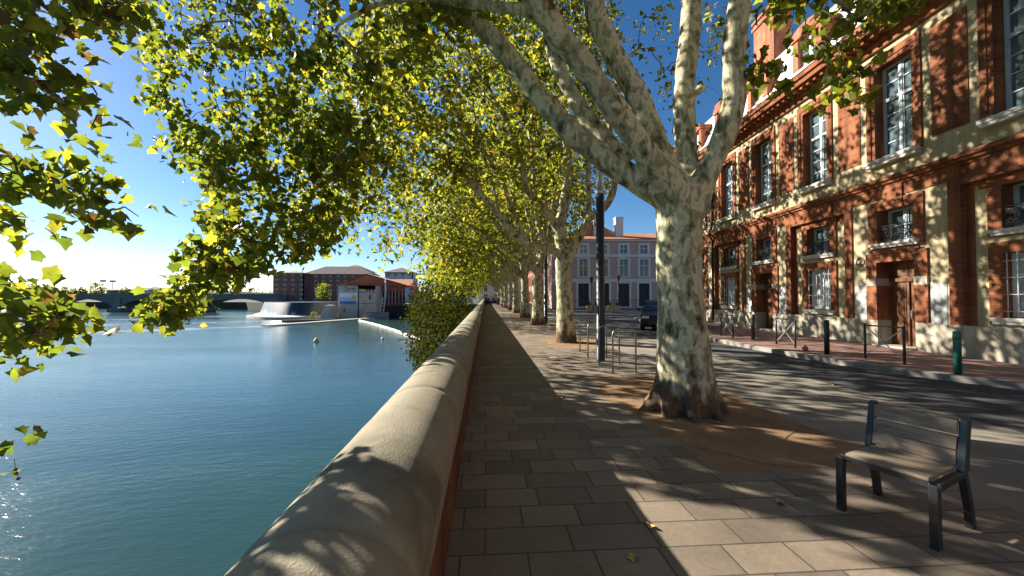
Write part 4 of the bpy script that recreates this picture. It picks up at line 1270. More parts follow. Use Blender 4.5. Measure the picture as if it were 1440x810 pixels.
# red mill with gabled roofs behind
Ym = Yt + 12
xm0, xm1 = at(496, 420, Ym)[0], at(578, 420, Ym)[0]
mz = at(550, 402, Ym)[2] - WATER
Lm = xm1 - xm0
mill = thing('red_mill', 'red brick river mill with orange tiled gable roofs and dark arches', 'building', (xm0, Ym, WATER))
xw = Lm * .42
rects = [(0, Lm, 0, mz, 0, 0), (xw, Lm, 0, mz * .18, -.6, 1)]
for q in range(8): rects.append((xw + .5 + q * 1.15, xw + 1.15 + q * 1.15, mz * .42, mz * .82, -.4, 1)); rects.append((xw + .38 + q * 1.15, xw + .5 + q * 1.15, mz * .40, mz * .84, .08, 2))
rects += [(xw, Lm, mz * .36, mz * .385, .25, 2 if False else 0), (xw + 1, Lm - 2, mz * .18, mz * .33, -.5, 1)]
m = MB(); relief(m, rects, fn=lambda x, y, z: (x, -y, z))
m.face([(0, 0, 0), (0, 16, 0), (0, 16, mz), (0, 0, mz)]); m.face([(Lm, 0, 0), (Lm, 16, 0), (Lm, 16, mz), (Lm, 0, mz)])
m.build('wall', ['mill_brick', 'dark_opening', 'cream_wall'], mill)
gx = at(516, 400, Ym)[0] - xm0; gz = at(516, 386.5, Ym)[2] - WATER
m = MB()
m.extrude([(gx - 9.5, mz + .3), (gx, gz), (gx + 13, mz + .2), (gx + 13, mz - .1), (gx - 9.5, mz - .1)], -.4, 16, lambda u, v, t: (u, t, v)); m.build('gable', 'mill_brick', mill)
m = MB()
m.face([(gx - 10, -.8, mz + .25), (gx, -.8, gz + .35), (gx, 17, gz + .35), (gx - 10, 17, mz + .25)]); m.face([(gx, -.8, gz + .35), (gx + 13.5, -.8, mz + .35), (gx + 13.5, 17, mz + .35), (gx, 17, gz + .35)])
rz0 = Lm * .86
m.face([(Lm * .5, -.6, mz + .15), (Lm + .4, -.6, mz + .15), (Lm - .3, 6, mz + 2.6), (Lm * .5, 6, mz + 2.6)]); m.face([(Lm + .4, -.6, mz + .15), (Lm + .4, 14, mz + .15), (Lm - .3, 6, mz + 2.6)])
m.build('roof', 'mill_tile', mill, fixn=False)
m = MB(); m.lathe([(.35, 0), (.3, 3.2), (.12, 6.8)], (at(542, 415, Ym - 3)[0] - xm0, -3, at(542, 419, Ym - 3)[2] - WATER), 10); m.build('white_mast', 'white_paint', mill)
gq = ground(583, 447, WATER)
bw = thing('quay_pier', 'narrow sunlit brick pier at the right end of the mill', 'pier', (at(577, 430, Ym - 4)[0], Ym - 4, WATER))
m = MB(); m.box((0, 0, -.5), (2.0, 3, 6.4)); m.box((-.15, -.15, 6.4), (2.15, 3.15, 6.8)); m.build('brickwork', 'far_brick', bw)

# apartment blocks behind
Ya = 200
xa0, xa1 = at(384, 410, Ya)[0], at(446, 410, Ya)[0]
def cst(w_, st, mg=1.6): n_ = int((w_ - 2 * mg) / st) + 1; return [mg + k * (w_ - 2 * mg) / max(n_ - 1, 1) for k in range(n_)]
def apart(name, label, px0, px1, pytop, Y, mats, rows_n, st, roof, roof_mat, rz=0, roofpy=None, base_py=424):
    x0_, x1_ = at(px0, 410, Y)[0], at(px1, 410, Y)[0]
    zb = at(px0, base_py, Y)[2]; zt = at(px0, pytop, Y)[2]
    w_ = x1_ - x0_; h_ = zt - zb; fh = h_ / rows_n
    rows = [(fh * r_ + fh * .25, fh * r_ + fh * .82, st * .5, cst(w_, st), 'dark_glass' if False else 'far_glass') for r_ in range(rows_n)]
    bd = [(fh * r_ - .12, fh * r_ + .12, .35) for r_ in range(1, rows_n)]
    return block(name, label, 'building', (x0_, Y, zb), rz, w_, 14, h_, rows, mats, None, roof, roof_mat, bd, None if roofpy is None else at(px0, roofpy, Y)[2] - zb, 1.2)
apart('apartment_block', 'brick apartment block with rows of balconies, left end behind the leaves', 384, 428, 384, 196, ['far_brick', 'grey_tile'], 6, 3.0, 'hip', 'grey_tile', 0, 380)
apart('apartment_block', 'brick apartment block with dark hipped roof behind the cream power house', 429, 521, 385.5, 200, ['far_brick', 'grey_tile'], 6, 3.2, 'hip', 'grey_tile', 0, 373)
apart('apartment_block', 'brick apartment upper storeys with red hipped roof rising above the longer block', 472, 516, 381, 214, ['far_brick', 'grey_tile'], 6, 3.2, 'hip', 'mill_tile', 0, 371)
apart('pale_tower_block', 'pale grey apartment block with grey pyramid roof right of the red mill', 541, 581, 383, 210, ['pale_block', 'white_paint'], 6, 3.4, 'hip', 'grey_tile', 0, 375)

# bridge with shallow arches
Yb = 188
xL, xR = at(-190, 420, Yb)[0], at(392, 420, Yb)[0]
br_ = thing('arched_bridge', 'long grey concrete road bridge with shallow arches over the river', 'bridge', (0, Yb, 0))
zd = at(160, 415.5, Yb)[2]; zk = zd - 1.3
piers = [at(p, 430, Yb)[0] for p in (-60, 52, 163, 274, 385)]
m = MB()
m.box((xL, -.3, zd), (xR, 11.3, zd + .25)); m.box((xL, 0, zd - .9), (xR, 11, zd))
m.build('deck', 'bridge_concrete', br_)
for i in range(len(piers) - 1):
    xa_, xb_ = piers[i] + 1.8, piers[i + 1] - 1.8
    n_ = 20; ztop, zspr = zd - 1.5, WATER + 2.0
    P_ = [(xa_ + (xb_ - xa_) * k / n_, zspr + (ztop - zspr) * (1 - (2 * k / n_ - 1) ** 2) ** .62) for k in range(n_ + 1)]
    m = MB()
    for k in range(n_):
        (xA, zA), (xB, zB) = P_[k], P_[k + 1]
        m.face([(xA, .4, zA), (xB, .4, zB), (xB, .4, zd - .9), (xA, .4, zd - .9)]); m.face([(xA, .4, zA), (xB, .4, zB), (xB, 10.6, zB), (xA, 10.6, zA)])
        m.face([(xA, 10.6, zA), (xB, 10.6, zB), (xB, 10.6, zd - .9), (xA, 10.6, zd - .9)])
        m.face([(xA, .1, zA), (xB, .1, zB), (xB, .1, zB + .55), (xA, .1, zA + .55)]); m.face([(xA, .1, zA + .55), (xB, .1, zB + .55), (xB, .4, zB + .55), (xA, .4, zA + .55)]); m.face([(xA, .1, zA), (xB, .1, zB), (xB, .4, zB), (xA, .4, zA)])
    m.build('arch', 'bridge_concrete', br_, fixn=False)
for x in piers:
    m = MB(); m.box((x - 1.8, -.2, WATER - .5), (x + 1.8, 11.2, zd - .9)); m.lathe([(2.8, 0), (2.8, 1.6), (2.0, 2.2)], (x, -.2, WATER - .5), 10)
    m.build('pier', 'bridge_concrete', br_)
m = MB(); m.box((xL, -.25, zd + .25), (xR, -.15, zd + .9)); 
m.build('parapet', 'bridge_concrete', br_)
# low white buildings and masts beyond the bridge
for i, (px0, px1, pt, Y, lb) in enumerate(((150, 205, 408, 330, 'long low white building beyond the bridge, below the thin masts'), (26, 58, 405, 320, 'low pale building with grey roof beyond the bridge at far left'), (205, 262, 407.5, 340, 'low pale building beyond the bridge near the hanging leaves'))):
    x0_, x1_ = at(px0, 410, Y)[0], at(px1, 410, Y)[0]; zt = at(px0, pt, Y)[2]
    block('low_building', lb, 'building', (x0_, Y, -1.0), 0, x1_ - x0_, 12, zt + 1, [(1.2, 3.0, 2.0, cst(x1_ - x0_, 5.5), 'far_glass')], ['white_paint' if i == 0 else 'cream_wall', 'pale_trim'], None, 'gable', 'grey_tile', None, zt + 2.2)
for px, pt, lb in ((144.5, 395, 'tall thin floodlight mast beyond the bridge, left one'), (158, 395.5, 'tall thin floodlight mast beyond the bridge, right one')):
    p = at(px, 416, 345); zt = at(px, pt, 345)[2]
    t_ = thing('floodlight_mast', lb, 'mast', (p[0], 345, 0), 0, 'masts beyond the bridge')
    m = MB(); m.tube([(0, 0, -1), (0, 0, zt)], [.35, .2], 6); m.build('pole', 'galvanised', t_)
    m = MB(); m.box((-2.2, -.3, zt - .8), (2.2, .3, zt + .8)); m.build('lamp_head', 'galvanised', t_)
# ================================================================== foliage
def leaf_template(near=True):
    if near:
        half = [(.14, -.05), (.42, -.02), (.37, .17), (.62, .42), (.34, .58)]
        out = [(0, 0)] + half + [(0, 1.0)] + [(-x, y) for x, y in reversed(half)]
        T = [(0, .36)] + out
        V = np.array([(x, y, 0.32 * abs(x) - 0.34 * y * y) for x, y in T]); V[0, 2] = -0.06
        n = len(out)
        Fc = np.array([(0, 1 + k, 1 + (k + 1) % n) for k in range(n)])
    else:
        out = [(0, 0), (.46, .10), (.22, .45), (0, 1.0), (-.30, .55), (-.46, .10)]
        T = [(0, .34)] + out
        V = np.array([(x, y, 0.25 * abs(x) - 0.15 * y * y) for x, y in T])
        n = len(out)
        Fc = np.array([(0, 1 + k, 1 + (k + 1) % n) for k in range(n)])
    return V, Fc
LN, LF = leaf_template(True), leaf_template(False)
PAL = np.array([(.048, .066, .012), (.074, .090, .013), (.105, .113, .015), (.145, .138, .018), (.17, .155, .02), (.20, .16, .022), (.06, .036, .014)])
def leaf_mesh(name, pos, down, size, tmpl, probs, parent, mat='plane_leaf', loc=(0, 0, 0), gen=None, shade_tint=1.0):
    g = gen or rng
    V, Fc = tmpl
    n = len(pos); k = len(V)
    d = g.normal(size=(n, 3)); d[:, 2] -= down
    d /= np.linalg.norm(d, axis=1, keepdims=True)
    nr = g.normal(size=(n, 3)); nr[:, 2] += .9
    x = np.cross(d, nr); x /= np.linalg.norm(x, axis=1, keepdims=True) + 1e-9
    nn = np.cross(x, d)
    s = (size * g.uniform(.6, 1.25, n))[:, None, None]
    asp = g.uniform(.85, 1.1, n)[:, None, None]
    P = pos[:, None, :] + s * (V[None, :, 0:1] * asp * x[:, None, :] + V[None, :, 1:2] * d[:, None, :] + V[None, :, 2:3] * nn[:, None, :])
    me = bpy.data.meshes.new(name)
    nf = len(Fc)
    me.vertices.add(n * k); me.vertices.foreach_set('co', P.astype(np.float32).ravel())
    idx = (Fc[None] + (np.arange(n) * k)[:, None, None]).astype(np.int32).ravel()
    me.loops.add(n * nf * 3); me.loops.foreach_set('vertex_index', idx)
    me.polygons.add(n * nf); me.polygons.foreach_set('loop_start', np.arange(0, n * nf * 3, 3, dtype=np.int32))
    me.update(calc_edges=True)
    ci = g.choice(len(PAL), n, p=np.array(probs) / sum(probs))
    c = PAL[ci] * g.uniform(.8, 1.25, (n, 1)) * shade_tint
    ca = me.color_attributes.new('col', 'FLOAT_COLOR', 'POINT')
    cc = np.ones((n, k, 4), np.float32); cc[:, :, :3] = c[:, None, :] * g.uniform(.72, 1.28, (n, k, 1))
    ca.data.foreach_set('color', cc.ravel())
    me.materials.append(M[mat])
    o = bpy.data.objects.new(name, me); COL.objects.link(o); o.location = loc
    if parent is not None: o.parent = parent
    return o
PR_NORMAL = [28, 31, 21, 11, 4, 1, 2]
PR_YELLOW = [18, 26, 24, 17, 8, 3, 3]
PR_DARK = [40, 30, 14, 8, 4, 1, 2]

def in_poly(px, py, poly):
    c = False; n = len(poly); j = n - 1
    for i in range(n):
        xi, yi = poly[i]; xj, yj = poly[j]
        if (yi > py) != (yj > py) and px < (xj - xi) * (py - yi) / (yj - yi) + xi: c = not c
        j = i
    return c

def fill_poly(poly, n, Y0, Y1, g):
    xs = [p[0] for p in poly]; ys = [p[1] for p in poly]; out = []
    while len(out) < n:
        px, py = g.uniform(min(xs), max(xs)), g.uniform(min(ys), max(ys))
        if in_poly(px, py, poly): out.append(at(px, py, g.uniform(Y0, Y1)))
    return out

def fill_ell(c, r, n, g, hollow=0.0, keep=None):
    out = []; tries = 0
    while len(out) < n and tries < n * 60:
        tries += 1
        u = g.uniform(-1, 1, 3); q = np.linalg.norm(u)
        if q > 1 or q < hollow: continue
        p = np.array(c) + u * np.array(r)
        if keep is not None and not keep(p): continue
        out.append(p)
    return out

def smooth_line(pts, step=0.25):
    P = [Vector(map(float, p)) for p in pts]
    out = []
    n = len(P)
    for i in range(n - 1):
        p0 = P[max(i - 1, 0)]; p1 = P[i]; p2 = P[i + 1]; p3 = P[min(i + 2, n - 1)]
        m = max(2, int((p2 - p1).length / step))
        for k in range(m):
            t_ = k / m
            out.append(0.5 * ((2 * p1) + (-p0 + p2) * t_ + (2 * p0 - 5 * p1 + 4 * p2 - p3) * t_ * t_ + (-p0 + 3 * p1 - 3 * p2 + p3) * t_ ** 3))
    out.append(P[-1])
    return out

def tree(name, label, loc, limbs, attr, gen, tmpl, leaf_size, per, probs, group=None, spread=.22, down=.8, voxel=.045, knobs=(), thin_from=0, wob=0.06, twig=0.0045, branch_mat='branch_bark', trunk_mat='plane_bark', rot=0):
    """limbs: list of (points, r0, r1) in local coords. attr: twig ends (local)."""
    t_ = thing(name, label, 'tree', loc, rot, group)
    L0 = Vector(loc)
    m = MB(); nodes = []; nr = []
    for pts, r0, r1 in limbs:
        ln = smooth_line(pts)
        n = len(ln)
        if not hasattr(r0, '__len__'): rad = [r0 + (r1 - r0) * (i / (n - 1)) for i in range(n)]
        else: rad = list(np.interp(np.linspace(0, 1, n), np.linspace(0, 1, len(r0)), r0))
        m.tube(ln, rad, 14)
        for i, p in enumerate(ln):
            if rad[i] < .30: nodes.append(p); nr.append(rad[i])
    for c, r_ in knobs:
        m.lathe([(r_ * math.sin(a) + .001, -r_ * math.cos(a)) for a in np.linspace(0, math.pi, 8)], c, 12)
    tr = m.build('trunk', trunk_mat, t_)
    rm = tr.modifiers.new('merge', 'REMESH'); rm.mode = 'VOXEL'; rm.voxel_size = voxel; rm.use_smooth_shade = True
    sm = tr.modifiers.new('smooth', 'SMOOTH'); sm.factor = .5; sm.iterations = 4
    tx = bpy.data.textures.get('bark_lumps') or bpy.data.textures.new('bark_lumps', 'CLOUDS')
    tx.noise_scale = .45
    dp = tr.modifiers.new('lumps', 'DISPLACE'); dp.texture = tx; dp.strength = wob; dp.mid_level = .5; dp.texture_coords = 'LOCAL'
    # connect every twig end to the nearest wood
    N0 = len(nodes)
    pos = np.zeros((N0 + len(attr) * 9, 3)); pos[:N0] = [tuple(p) for p in nodes]
    par = -np.ones(len(pos), int); cnt = N0
    A = np.array(attr)
    dmin = np.array([np.min(np.linalg.norm(pos[:N0] - a, axis=1)) for a in A])
    chains = []
    for ai in np.argsort(dmin):
        a = A[ai]
        dd = np.linalg.norm(pos[:cnt] - a, axis=1)
        up = pos[:cnt, 2] - a[2]
        j = int(np.argmin(dd + .25 * np.maximum(0, up - 1.0)))
        p = pos[j]; d = a - p; L = np.linalg.norm(d)
        k = int(min(8, max(2, round(L / .35))))
        side = gen.normal(size=3) * .06 * L
        ch = [j]
        for q in range(1, k + 1):
            f = q / k
            x = p + d * f + (np.array([0, 0, .16 * L]) + side) * math.sin(math.pi * f)
            if q < k: x = x + gen.normal(size=3) * .025
            pos[cnt] = x; par[cnt] = ch[-1]; ch.append(cnt); cnt += 1
        chains.append(ch)
    w_ = np.zeros(cnt)
    for ch in chains: w_[ch[-1]] += 1
    order = np.arange(N0, cnt)[::-1]
    for i in order:
        w_[par[i]] += w_[i] if par[i] >= 0 else 0
    nrad = np.zeros(cnt)
    nrad[N0:] = twig * np.maximum(w_[N0:], 1) ** .52
    nrad[:N0] = nr
    m = MB()
    for ch in chains:
        rad = [min(nrad[i], .6 * nrad[ch[0]] if ch[0] < N0 else 9) for i in ch]
        rad[0] = min(rad[1] * 1.15, nrad[ch[0]])
        rad[-1] *= .6
        m.tube([pos[i] for i in ch], rad, 6 if max(rad) > .03 else 4, 0 if max(rad) > .018 else 1, caps=False)
    m.build('branches', [branch_mat, 'twig_bark'], t_, fixn=False)
    # leaves along the last stretch of each twig
    ends = np.array([pos[ch[-1]] for ch in chains]); prev = np.array([pos[ch[max(-3, -len(ch))]] for ch in chains])
    f = gen.uniform(0, 1, (len(ends), per)) ** .6
    P = prev[:, None, :] + (ends - prev)[:, None, :] * f[:, :, None] + gen.normal(size=(len(ends), per, 3)) * spread
    P = P.reshape(-1, 3)
    leaf_mesh('crown', P, down, leaf_size, tmpl, probs, t_, gen=gen)
    return t_

# ------------------------------------------------------------------ the big plane tree
B1 = np.array([2.97, 5.75, 0.0])
def q(px, py, Y): return at(px, py, Y) - B1
limbs1 = [
    ([(0.02, 0, -.15), (0.02, 0, .35), (-.02, 0, 1.0), (-.05, 0.02, 1.9), (-.05, .03, 2.7), (-.03, .02, 3.35)], [.46, .43, .345, .325, .33, .35], None),
    # L1 low limb to the left
    ([q(968, 300, 5.75), q(925, 272, 5.75), q(856, 228, 5.85), q(790, 172, 5.95), q(738, 110, 6.1), q(699, 60, 6.2), q(640, 5, 6.3), q(560, -70, 6.4), q(470, -110, 6.6), q(400, -80, 6.7)], [.22, .19, .175, .165, .155, .14, .11, .09, .075, .05], None),
    # L2 big limb towards the viewer's upper left
    ([q(972, 310, 5.7), q(950, 270, 5.6), q(924, 237, 5.5), q(876, 170, 5.35), q(821, 92, 5.2), q(776, 34, 5.1), q(740, -30, 5.0), q(690, -140, 4.9), q(620, -260, 4.8)], [.24, .195, .175, .168, .162, .158, .15, .13, .09], None),
    # dark branch going left from L2
    ([q(770, 28, 5.1), q(735, 14, 5.2), q(699, 10, 5.35), q(640, 2, 5.6), q(590, -4, 5.8), q(520, 10, 6.0), q(470, 40, 6.1)], [.10, .085, .08, .07, .06, .045, .03], None),
    # L2b thinner limb behind
    ([q(880, 230, 5.95), q(857, 203, 6.1), q(821, 160, 6.3), q(790, 105, 6.5), q(772, 50, 6.7), q(757, -20, 6.9), q(730, -140, 7.1)], [.15, .135, .12, .11, .10, .09, .06], None),
    # L3
    ([q(958, 270, 5.7), q(936, 235, 5.7), q(904, 152, 5.75), q(872, 92, 5.8), q(841, 32, 5.85), q(833, -20, 5.9), q(828, -140, 6.1), q(800, -280, 6.3)], [.20, .175, .168, .165, .16, .155, .13, .08], None),
    # L4
    ([q(972, 285, 5.8), q(968, 240, 5.95), q(963, 186, 6.1), q(963, 118, 6.2), q(971, 40, 6.3), q(973, -10, 6.35), q(985, -150, 6.5), q(1000, -260, 6.7)], [.19, .17, .165, .16, .155, .15, .12, .08], None),
    # L5
    ([q(976, 300, 5.7), q(991, 250, 5.65), q(1016, 198, 5.6), q(1033, 140, 5.55), q(1031, 80, 5.5), q(1038, 20, 5.45), q(1042, -20, 5.4), q(1060, -140, 5.3), q(1100, -240, 5.1)], [.20, .175, .168, .16, .155, .145, .14, .10, .06], None),
    # L5 side branch to the right with hanging twigs
    ([q(1046, -40, 5.4), q(1110, -60, 5.2), q(1190, -50, 5.0), q(1260, -25, 4.8)], [.06, .05, .035, .02], None),
    # stub on L4
    ([q(964, 140, 6.15), q(980, 128, 6.0), q(992, 121, 5.9)], [.09, .08, .075], None),
    # stub on L2
    ([q(872, 165, 5.35), q(866, 152, 5.15), q(863, 146, 5.05)], [.10, .08, .07], None),
    # curtain carriers over the river
    ([q(470, -110, 6.6), q(380, -60, 7.6), q(330, 20, 8.8), q(345, 90, 9.2), q(335, 180, 9.0), q(310, 270, 8.4), q(275, 350, 7.6), q(240, 420, 7.1)], [.045, .04, .035, .028, .022, .016, .012, .007], None),
    ([q(560, -70, 6.4), q(480, -20, 7.4), q(440, 70, 8.8), q(430, 160, 9.2), q(410, 240, 9.0), q(400, 320, 8.8)], [.05, .045, .036, .028, .02, .010], None),
    ([q(470, 40, 6.1), q(520, 110, 7.4), q(540, 190, 8.4), q(500, 270, 8.8), q(460, 330, 8.8)], [.035, .03, .024, .017, .01], None),
    ([q(470, -110, 6.6), q(340, -80, 8.4), q(240, -20, 9.6), q(210, 60, 9.8), q(235, 140, 9.5)], [.05, .04, .03, .02, .01], None),
]
for k in range(9):                                      # root flare
    a = 2 * math.pi * k / 9 + .3
    r_ = .66 + .09 * math.sin(k * 2.1)
    ca, sa = math.cos(a), math.sin(a)
    limbs1.append(([(.24 * ca, .24 * sa, .70), (.34 * ca, .34 * sa, .30), (.48 * ca, .48 * sa, .07), (r_ * ca, r_ * sa, -.08)], [.12, .14, .11, .05], None))
g1 = np.random.default_rng(21)
A1 = []
A1 += fill_poly([(195, -40), (430, -40), (420, 120), (340, 200), (290, 260), (240, 235), (200, 150)], 125, 8.0, 11.0, g1)
A1 += fill_poly([(380, -40), (650, -40), (610, 130), (560, 230), (510, 300), (470, 300), (420, 200), (390, 120)], 150, 7.0, 10.5, g1)
A1 += fill_poly([(290, 200), (430, 130), (500, 250), (490, 315), (470, 345), (430, 350), (340, 335), (295, 300)], 120, 7.6, 10.2, g1)
A1 += fill_poly([(280, 300), (330, 300), (390, 335), (440, 345), (430, 362), (385, 380), (330, 400), (270, 440), (240, 455), (240, 400), (262, 350)], 66, 6.8, 8.4, g1)
A1 += fill_poly([(190, 440), (235, 420), (280, 430), (270, 452), (225, 462)], 9, 6.8, 7.2, g1)
A1 += fill_poly([(560, -40), (720, -40), (700, 20), (650, 60), (590, 60)], 30, 5.8, 7.0, g1)
A1 += fill_poly([(1050, 0), (1110, -20), (1300, -40), (1285, 20), (1240, 60), (1180, 70), (1130, 75), (1075, 110), (1055, 80)], 30, 5.2, 6.3, g1)
A1 += fill_poly([(290, 150), (470, 150), (490, 300), (465, 325), (400, 345), (300, 370)], 30, 10.0, 13.0, g1)
A1 += fill_poly([(1110, 125), (1180, 100), (1240, 120), (1225, 150), (1170, 165), (1125, 155)], 6, 5.0, 5.6, g1)
def above(p):
    x, y, z = project(p)
    return z < .5 or y < -45 or x < -150 or x > 1600
A1 += fill_ell((1.0, 6.5, 9.5), (6.8, 5.5, 4.2), 420, g1, 0, above)
A1 += fill_ell((6.3, 10.8, 12.6), (3.2, 3.6, 2.8), 190, g1, 0, above)  # unseen leaves out of view, added to dapple the facade with shade
A1 += fill_ell((-4.0, 7.5, 6.5), (5.0, 5.0, 3.0), 80, g1, 0, above)
A1 = [a - B1 for a in A1]
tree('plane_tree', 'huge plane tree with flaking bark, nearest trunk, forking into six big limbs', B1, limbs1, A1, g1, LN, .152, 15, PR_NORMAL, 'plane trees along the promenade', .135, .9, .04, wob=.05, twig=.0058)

# ------------------------------------------------------------------ tree behind the viewer whose twigs hang in from the upper left
B0 = np.array([3.0, -3.4, 0.0])
def q0(px, py, Y): return at(px, py, Y) - B0
limbs0 = [
    ([(0, 0, -.1), (0, 0, .5), (0, 0, 1.6), (-.05, 0, 3.2)], [.55, .45, .4, .38], None),
    ([(-.05, 0, 3.0), (-1.4, 1.2, 4.8), (-3.2, 3.0, 6.0), (-5.2, 4.9, 6.3), (-6.4, 6.2, 5.9)], [.26, .2, .16, .11, .05], None),
    ([(0, 0, 3.0), (.3, -.4, 5), (.2, -.6, 8), (0, -.4, 11)], [.26, .2, .14, .06], None),
    ([(0, 0, 3.0), (1.4, .4, 4.6), (2.6, .6, 7.5), (3, .6, 10)], [.22, .18, .12, .05], None),
    ([(-5.2, 4.9, 6.3), q0(120, -60, 3.4), q0(150, 45, 3.5), q0(184, 110, 3.6), q0(183, 165, 3.6), q0(165, 215, 3.5), q0(120, 240, 3.5)], [.06, .034, .026, .022, .018, .014, .009], None),
    ([(-5.2, 4.9, 6.3), q0(20, -80, 3.3), q0(60, 60, 3.3), q0(125, 150, 3.3), q0(122, 200, 3.3), q0(90, 260, 3.2), q0(110, 320, 3.3)], [.06, .032, .024, .018, .014, .011, .007], None),
    ([(-6.4, 6.2, 5.9), q0(-160, 60, 3.2), q0(-70, 220, 3.1), q0(-10, 360, 3.1), q0(28, 410, 3.1), q0(60, 440, 3.1), q0(120, 450, 3.2)], [.04, .03, .022, .016, .010, .007, .004], None),
    ([q0(-70, 220, 3.1), q0(-90, 420, 3.0), q0(-60, 560, 3.0), q0(-10, 640, 3.0), q0(25, 643, 3.0)], [.018, .014, .010, .006, .004], None),
]
g0_ = np.random.default_rng(5)
A0 = []
A0 += fill_poly([(-60, -40), (215, -40), (190, 50), (150, 70), (70, 50), (0, 95), (-60, 100)], 62, 2.9, 4.1, g0_)
A0 += fill_poly([(-60, 80), (60, 60), (130, 120), (170, 165), (130, 185), (60, 140), (0, 135), (-60, 150)], 24, 3.0, 3.9, g0_)
A0 += fill_poly([(-60, 190), (30, 195), (110, 225), (200, 290), (205, 310), (150, 315), (60, 262), (-60, 250)], 26, 2.9, 3.8, g0_)
A0 += fill_poly([(-60, 275), (30, 290), (40, 320), (-60, 340)], 5, 3.0, 3.4, g0_)
A0 += fill_poly([(-60, 390), (25, 400), (70, 428), (110, 430), (75, 470), (40, 505), (-60, 515)], 30, 2.8, 3.6, g0_)
A0 += fill_poly([(70, 435), (150, 422), (160, 440), (100, 455)], 4, 3.0, 3.4, g0_)
A0 += fill_poly([(-30, 632), (22, 640), (12, 655), (-30, 660)], 2, 2.9, 3.1, g0_)
A0 += fill_ell((0.5, -1.5, 8.0), (7.0, 5.5, 4.0), 900, g0_, 0, above)  # unseen overhead leaves, added densely to hold back sky light
A0 = [a - B0 for a in A0]
t0_ = tree('plane_tree', 'plane tree whose dark leafy twigs hang into view at upper left, close above the river', B0, limbs0, A0, g0_, LN, .098, 9, [34, 32, 18, 7, 3, 1, 3], 'plane trees along the promenade', .10, .9, .06, twig=.0060)
# seed balls hanging on the lowest twig
m = MB()
for px, py in ((22, 660), (23, 666), (26, 673)):
    c_ = q0(px, py, 3.0); m.lathe([(.011 * math.sin(a) + .0005, -.011 * math.cos(a)) for a in np.linspace(0, math.pi, 7)], c_, 10)
m.tube([q0(20, 645, 3.0), q0(22, 660, 3.0), q0(26, 673, 3.0)], .0015, 4)
m.build('seed_balls', 'twig_bark', t0_)

# ------------------------------------------------------------------ second tree, explicit limbs
B2 = np.array([2.98, 14.6, 0.0])
def q2(px, py, Y): return at(px, py, Y) - B2
limbs2 = [
    ([(0, 0, -.1), (0, 0, .3), (-.02, 0, 1.2), (-.06, 0, 2.4), (-.1, 0, 3.1)], [.45, .36, .31, .30, .30], None),
    ([q2(793, 362, 14.6), q2(784, 356, 14.4), q2(770, 349, 14.2), q2(743, 346, 14), q2(719, 325, 13.8), q2(704, 306, 13.7), q2(678, 276, 13.5), q2(640, 235, 13.3), q2(590, 205, 13), q2(540, 200, 12.8)], [.17, .15, .14, .14, .13, .115, .10, .08, .06, .04], None),
    ([q2(797, 372, 14.6), q2(790, 350, 14.7), q2(787, 318, 14.8), q2(795, 278, 15), q2(799, 230, 15.1), q2(793, 160, 15.3), q2(790, 60, 15.5), q2(770, -60, 15.7)], [.22, .20, .18, .15, .13, .11, .085, .05], None),
    ([q2(787, 330, 14.8), q2(776, 308, 14.7), q2(761, 288, 14.5), q2(740, 266, 14.3), q2(733, 225, 14.2), q2(712, 170, 14), q2(680, 110, 13.8), q2(650, 60, 13.6)], [.16, .14, .13, .11, .095, .08, .06, .04], None),
    ([q2(796, 370, 14.6), q2(803, 356, 14.5), q2(814, 337, 14.4), q2(828, 308, 14.3), q2(850, 292, 14.2), q2(862, 270, 14.2), q2(866, 235, 14.2), q2(858, 180, 14.2), q2(870, 100, 14.2)], [.20, .16, .145, .135, .12, .11, .09, .065, .04], None),
    ([q2(826, 310, 14.3), q2(829, 280, 14.5), q2(827, 240, 14.7), q2(835, 170, 15), q2(830, 80, 15.2), q2(840, -40, 15.4)], [.11, .10, .09, .075, .06, .035], None),
    ([q2(770, 349, 14.2), q2(757, 318, 14.6), q2(752, 270, 15), q2(745, 190, 15.3), q2(715, 110, 15.6), q2(690, 30, 15.8)], [.10, .10, .09, .075, .06, .035], None),
    ([q2(743, 346, 14), q2(722, 296, 13.7), q2(700, 245, 13.5), q2(655, 175, 13.2), q2(610, 148, 12.9), q2(560, 160, 12.7)], [.10, .09, .08, .065, .05, .03], None),
    ([q2(678, 276, 13.5), q2(655, 215, 13.4), q2(640, 150, 13.3), q2(600, 95, 13.1), q2(560, 60, 13)], [.07, .065, .055, .045, .03], None),
    ([q2(704, 306, 13.7), q2(690, 250, 14.2), q2(672, 190, 14.6), q2(660, 100, 14.8), q2(655, 0, 15)], [.07, .065, .055, .045, .03], None),
]
g2 = np.random.default_rng(33)
def keep2(p):
    x, y, z = project(p)
    return not (x > 868 and y < 345 and p[2] < 13.5) and not (x > 700 and y > 318)
A2 = fill_ell((0.2, 14.4, 9.8), (5.0, 4.6, 5.4), 720, g2, .3, keep2)
A2 += fill_ell((-3.4, 13.8, 6.6), (3.3, 4.2, 3.6), 400, g2, 0, keep2)
A2 += fill_poly([(870, 0), (1060, 0), (1055, 120), (1000, 200), (985, 280), (950, 260), (900, 240), (870, 200)], 46, 11.5, 14.5, g2)
A2 += fill_ell((4.0, 14.5, 14.5), (5.5, 4.5, 3.0), 330, g2, 0, above)  # unseen top leaves, added so their shade falls on the facade
A2 += fill_ell((1.9, 14.8, 12.3), (3.6, 4.5, 3.6), 380, g2, 0, keep2)
A2 += fill_ell((3, 14.5, 13), (4.5, 4.5, 3), 170, g2, 0, above)  # more leaves added out of view to break up sun on the facade
A2 = [a - B2 for a in A2]
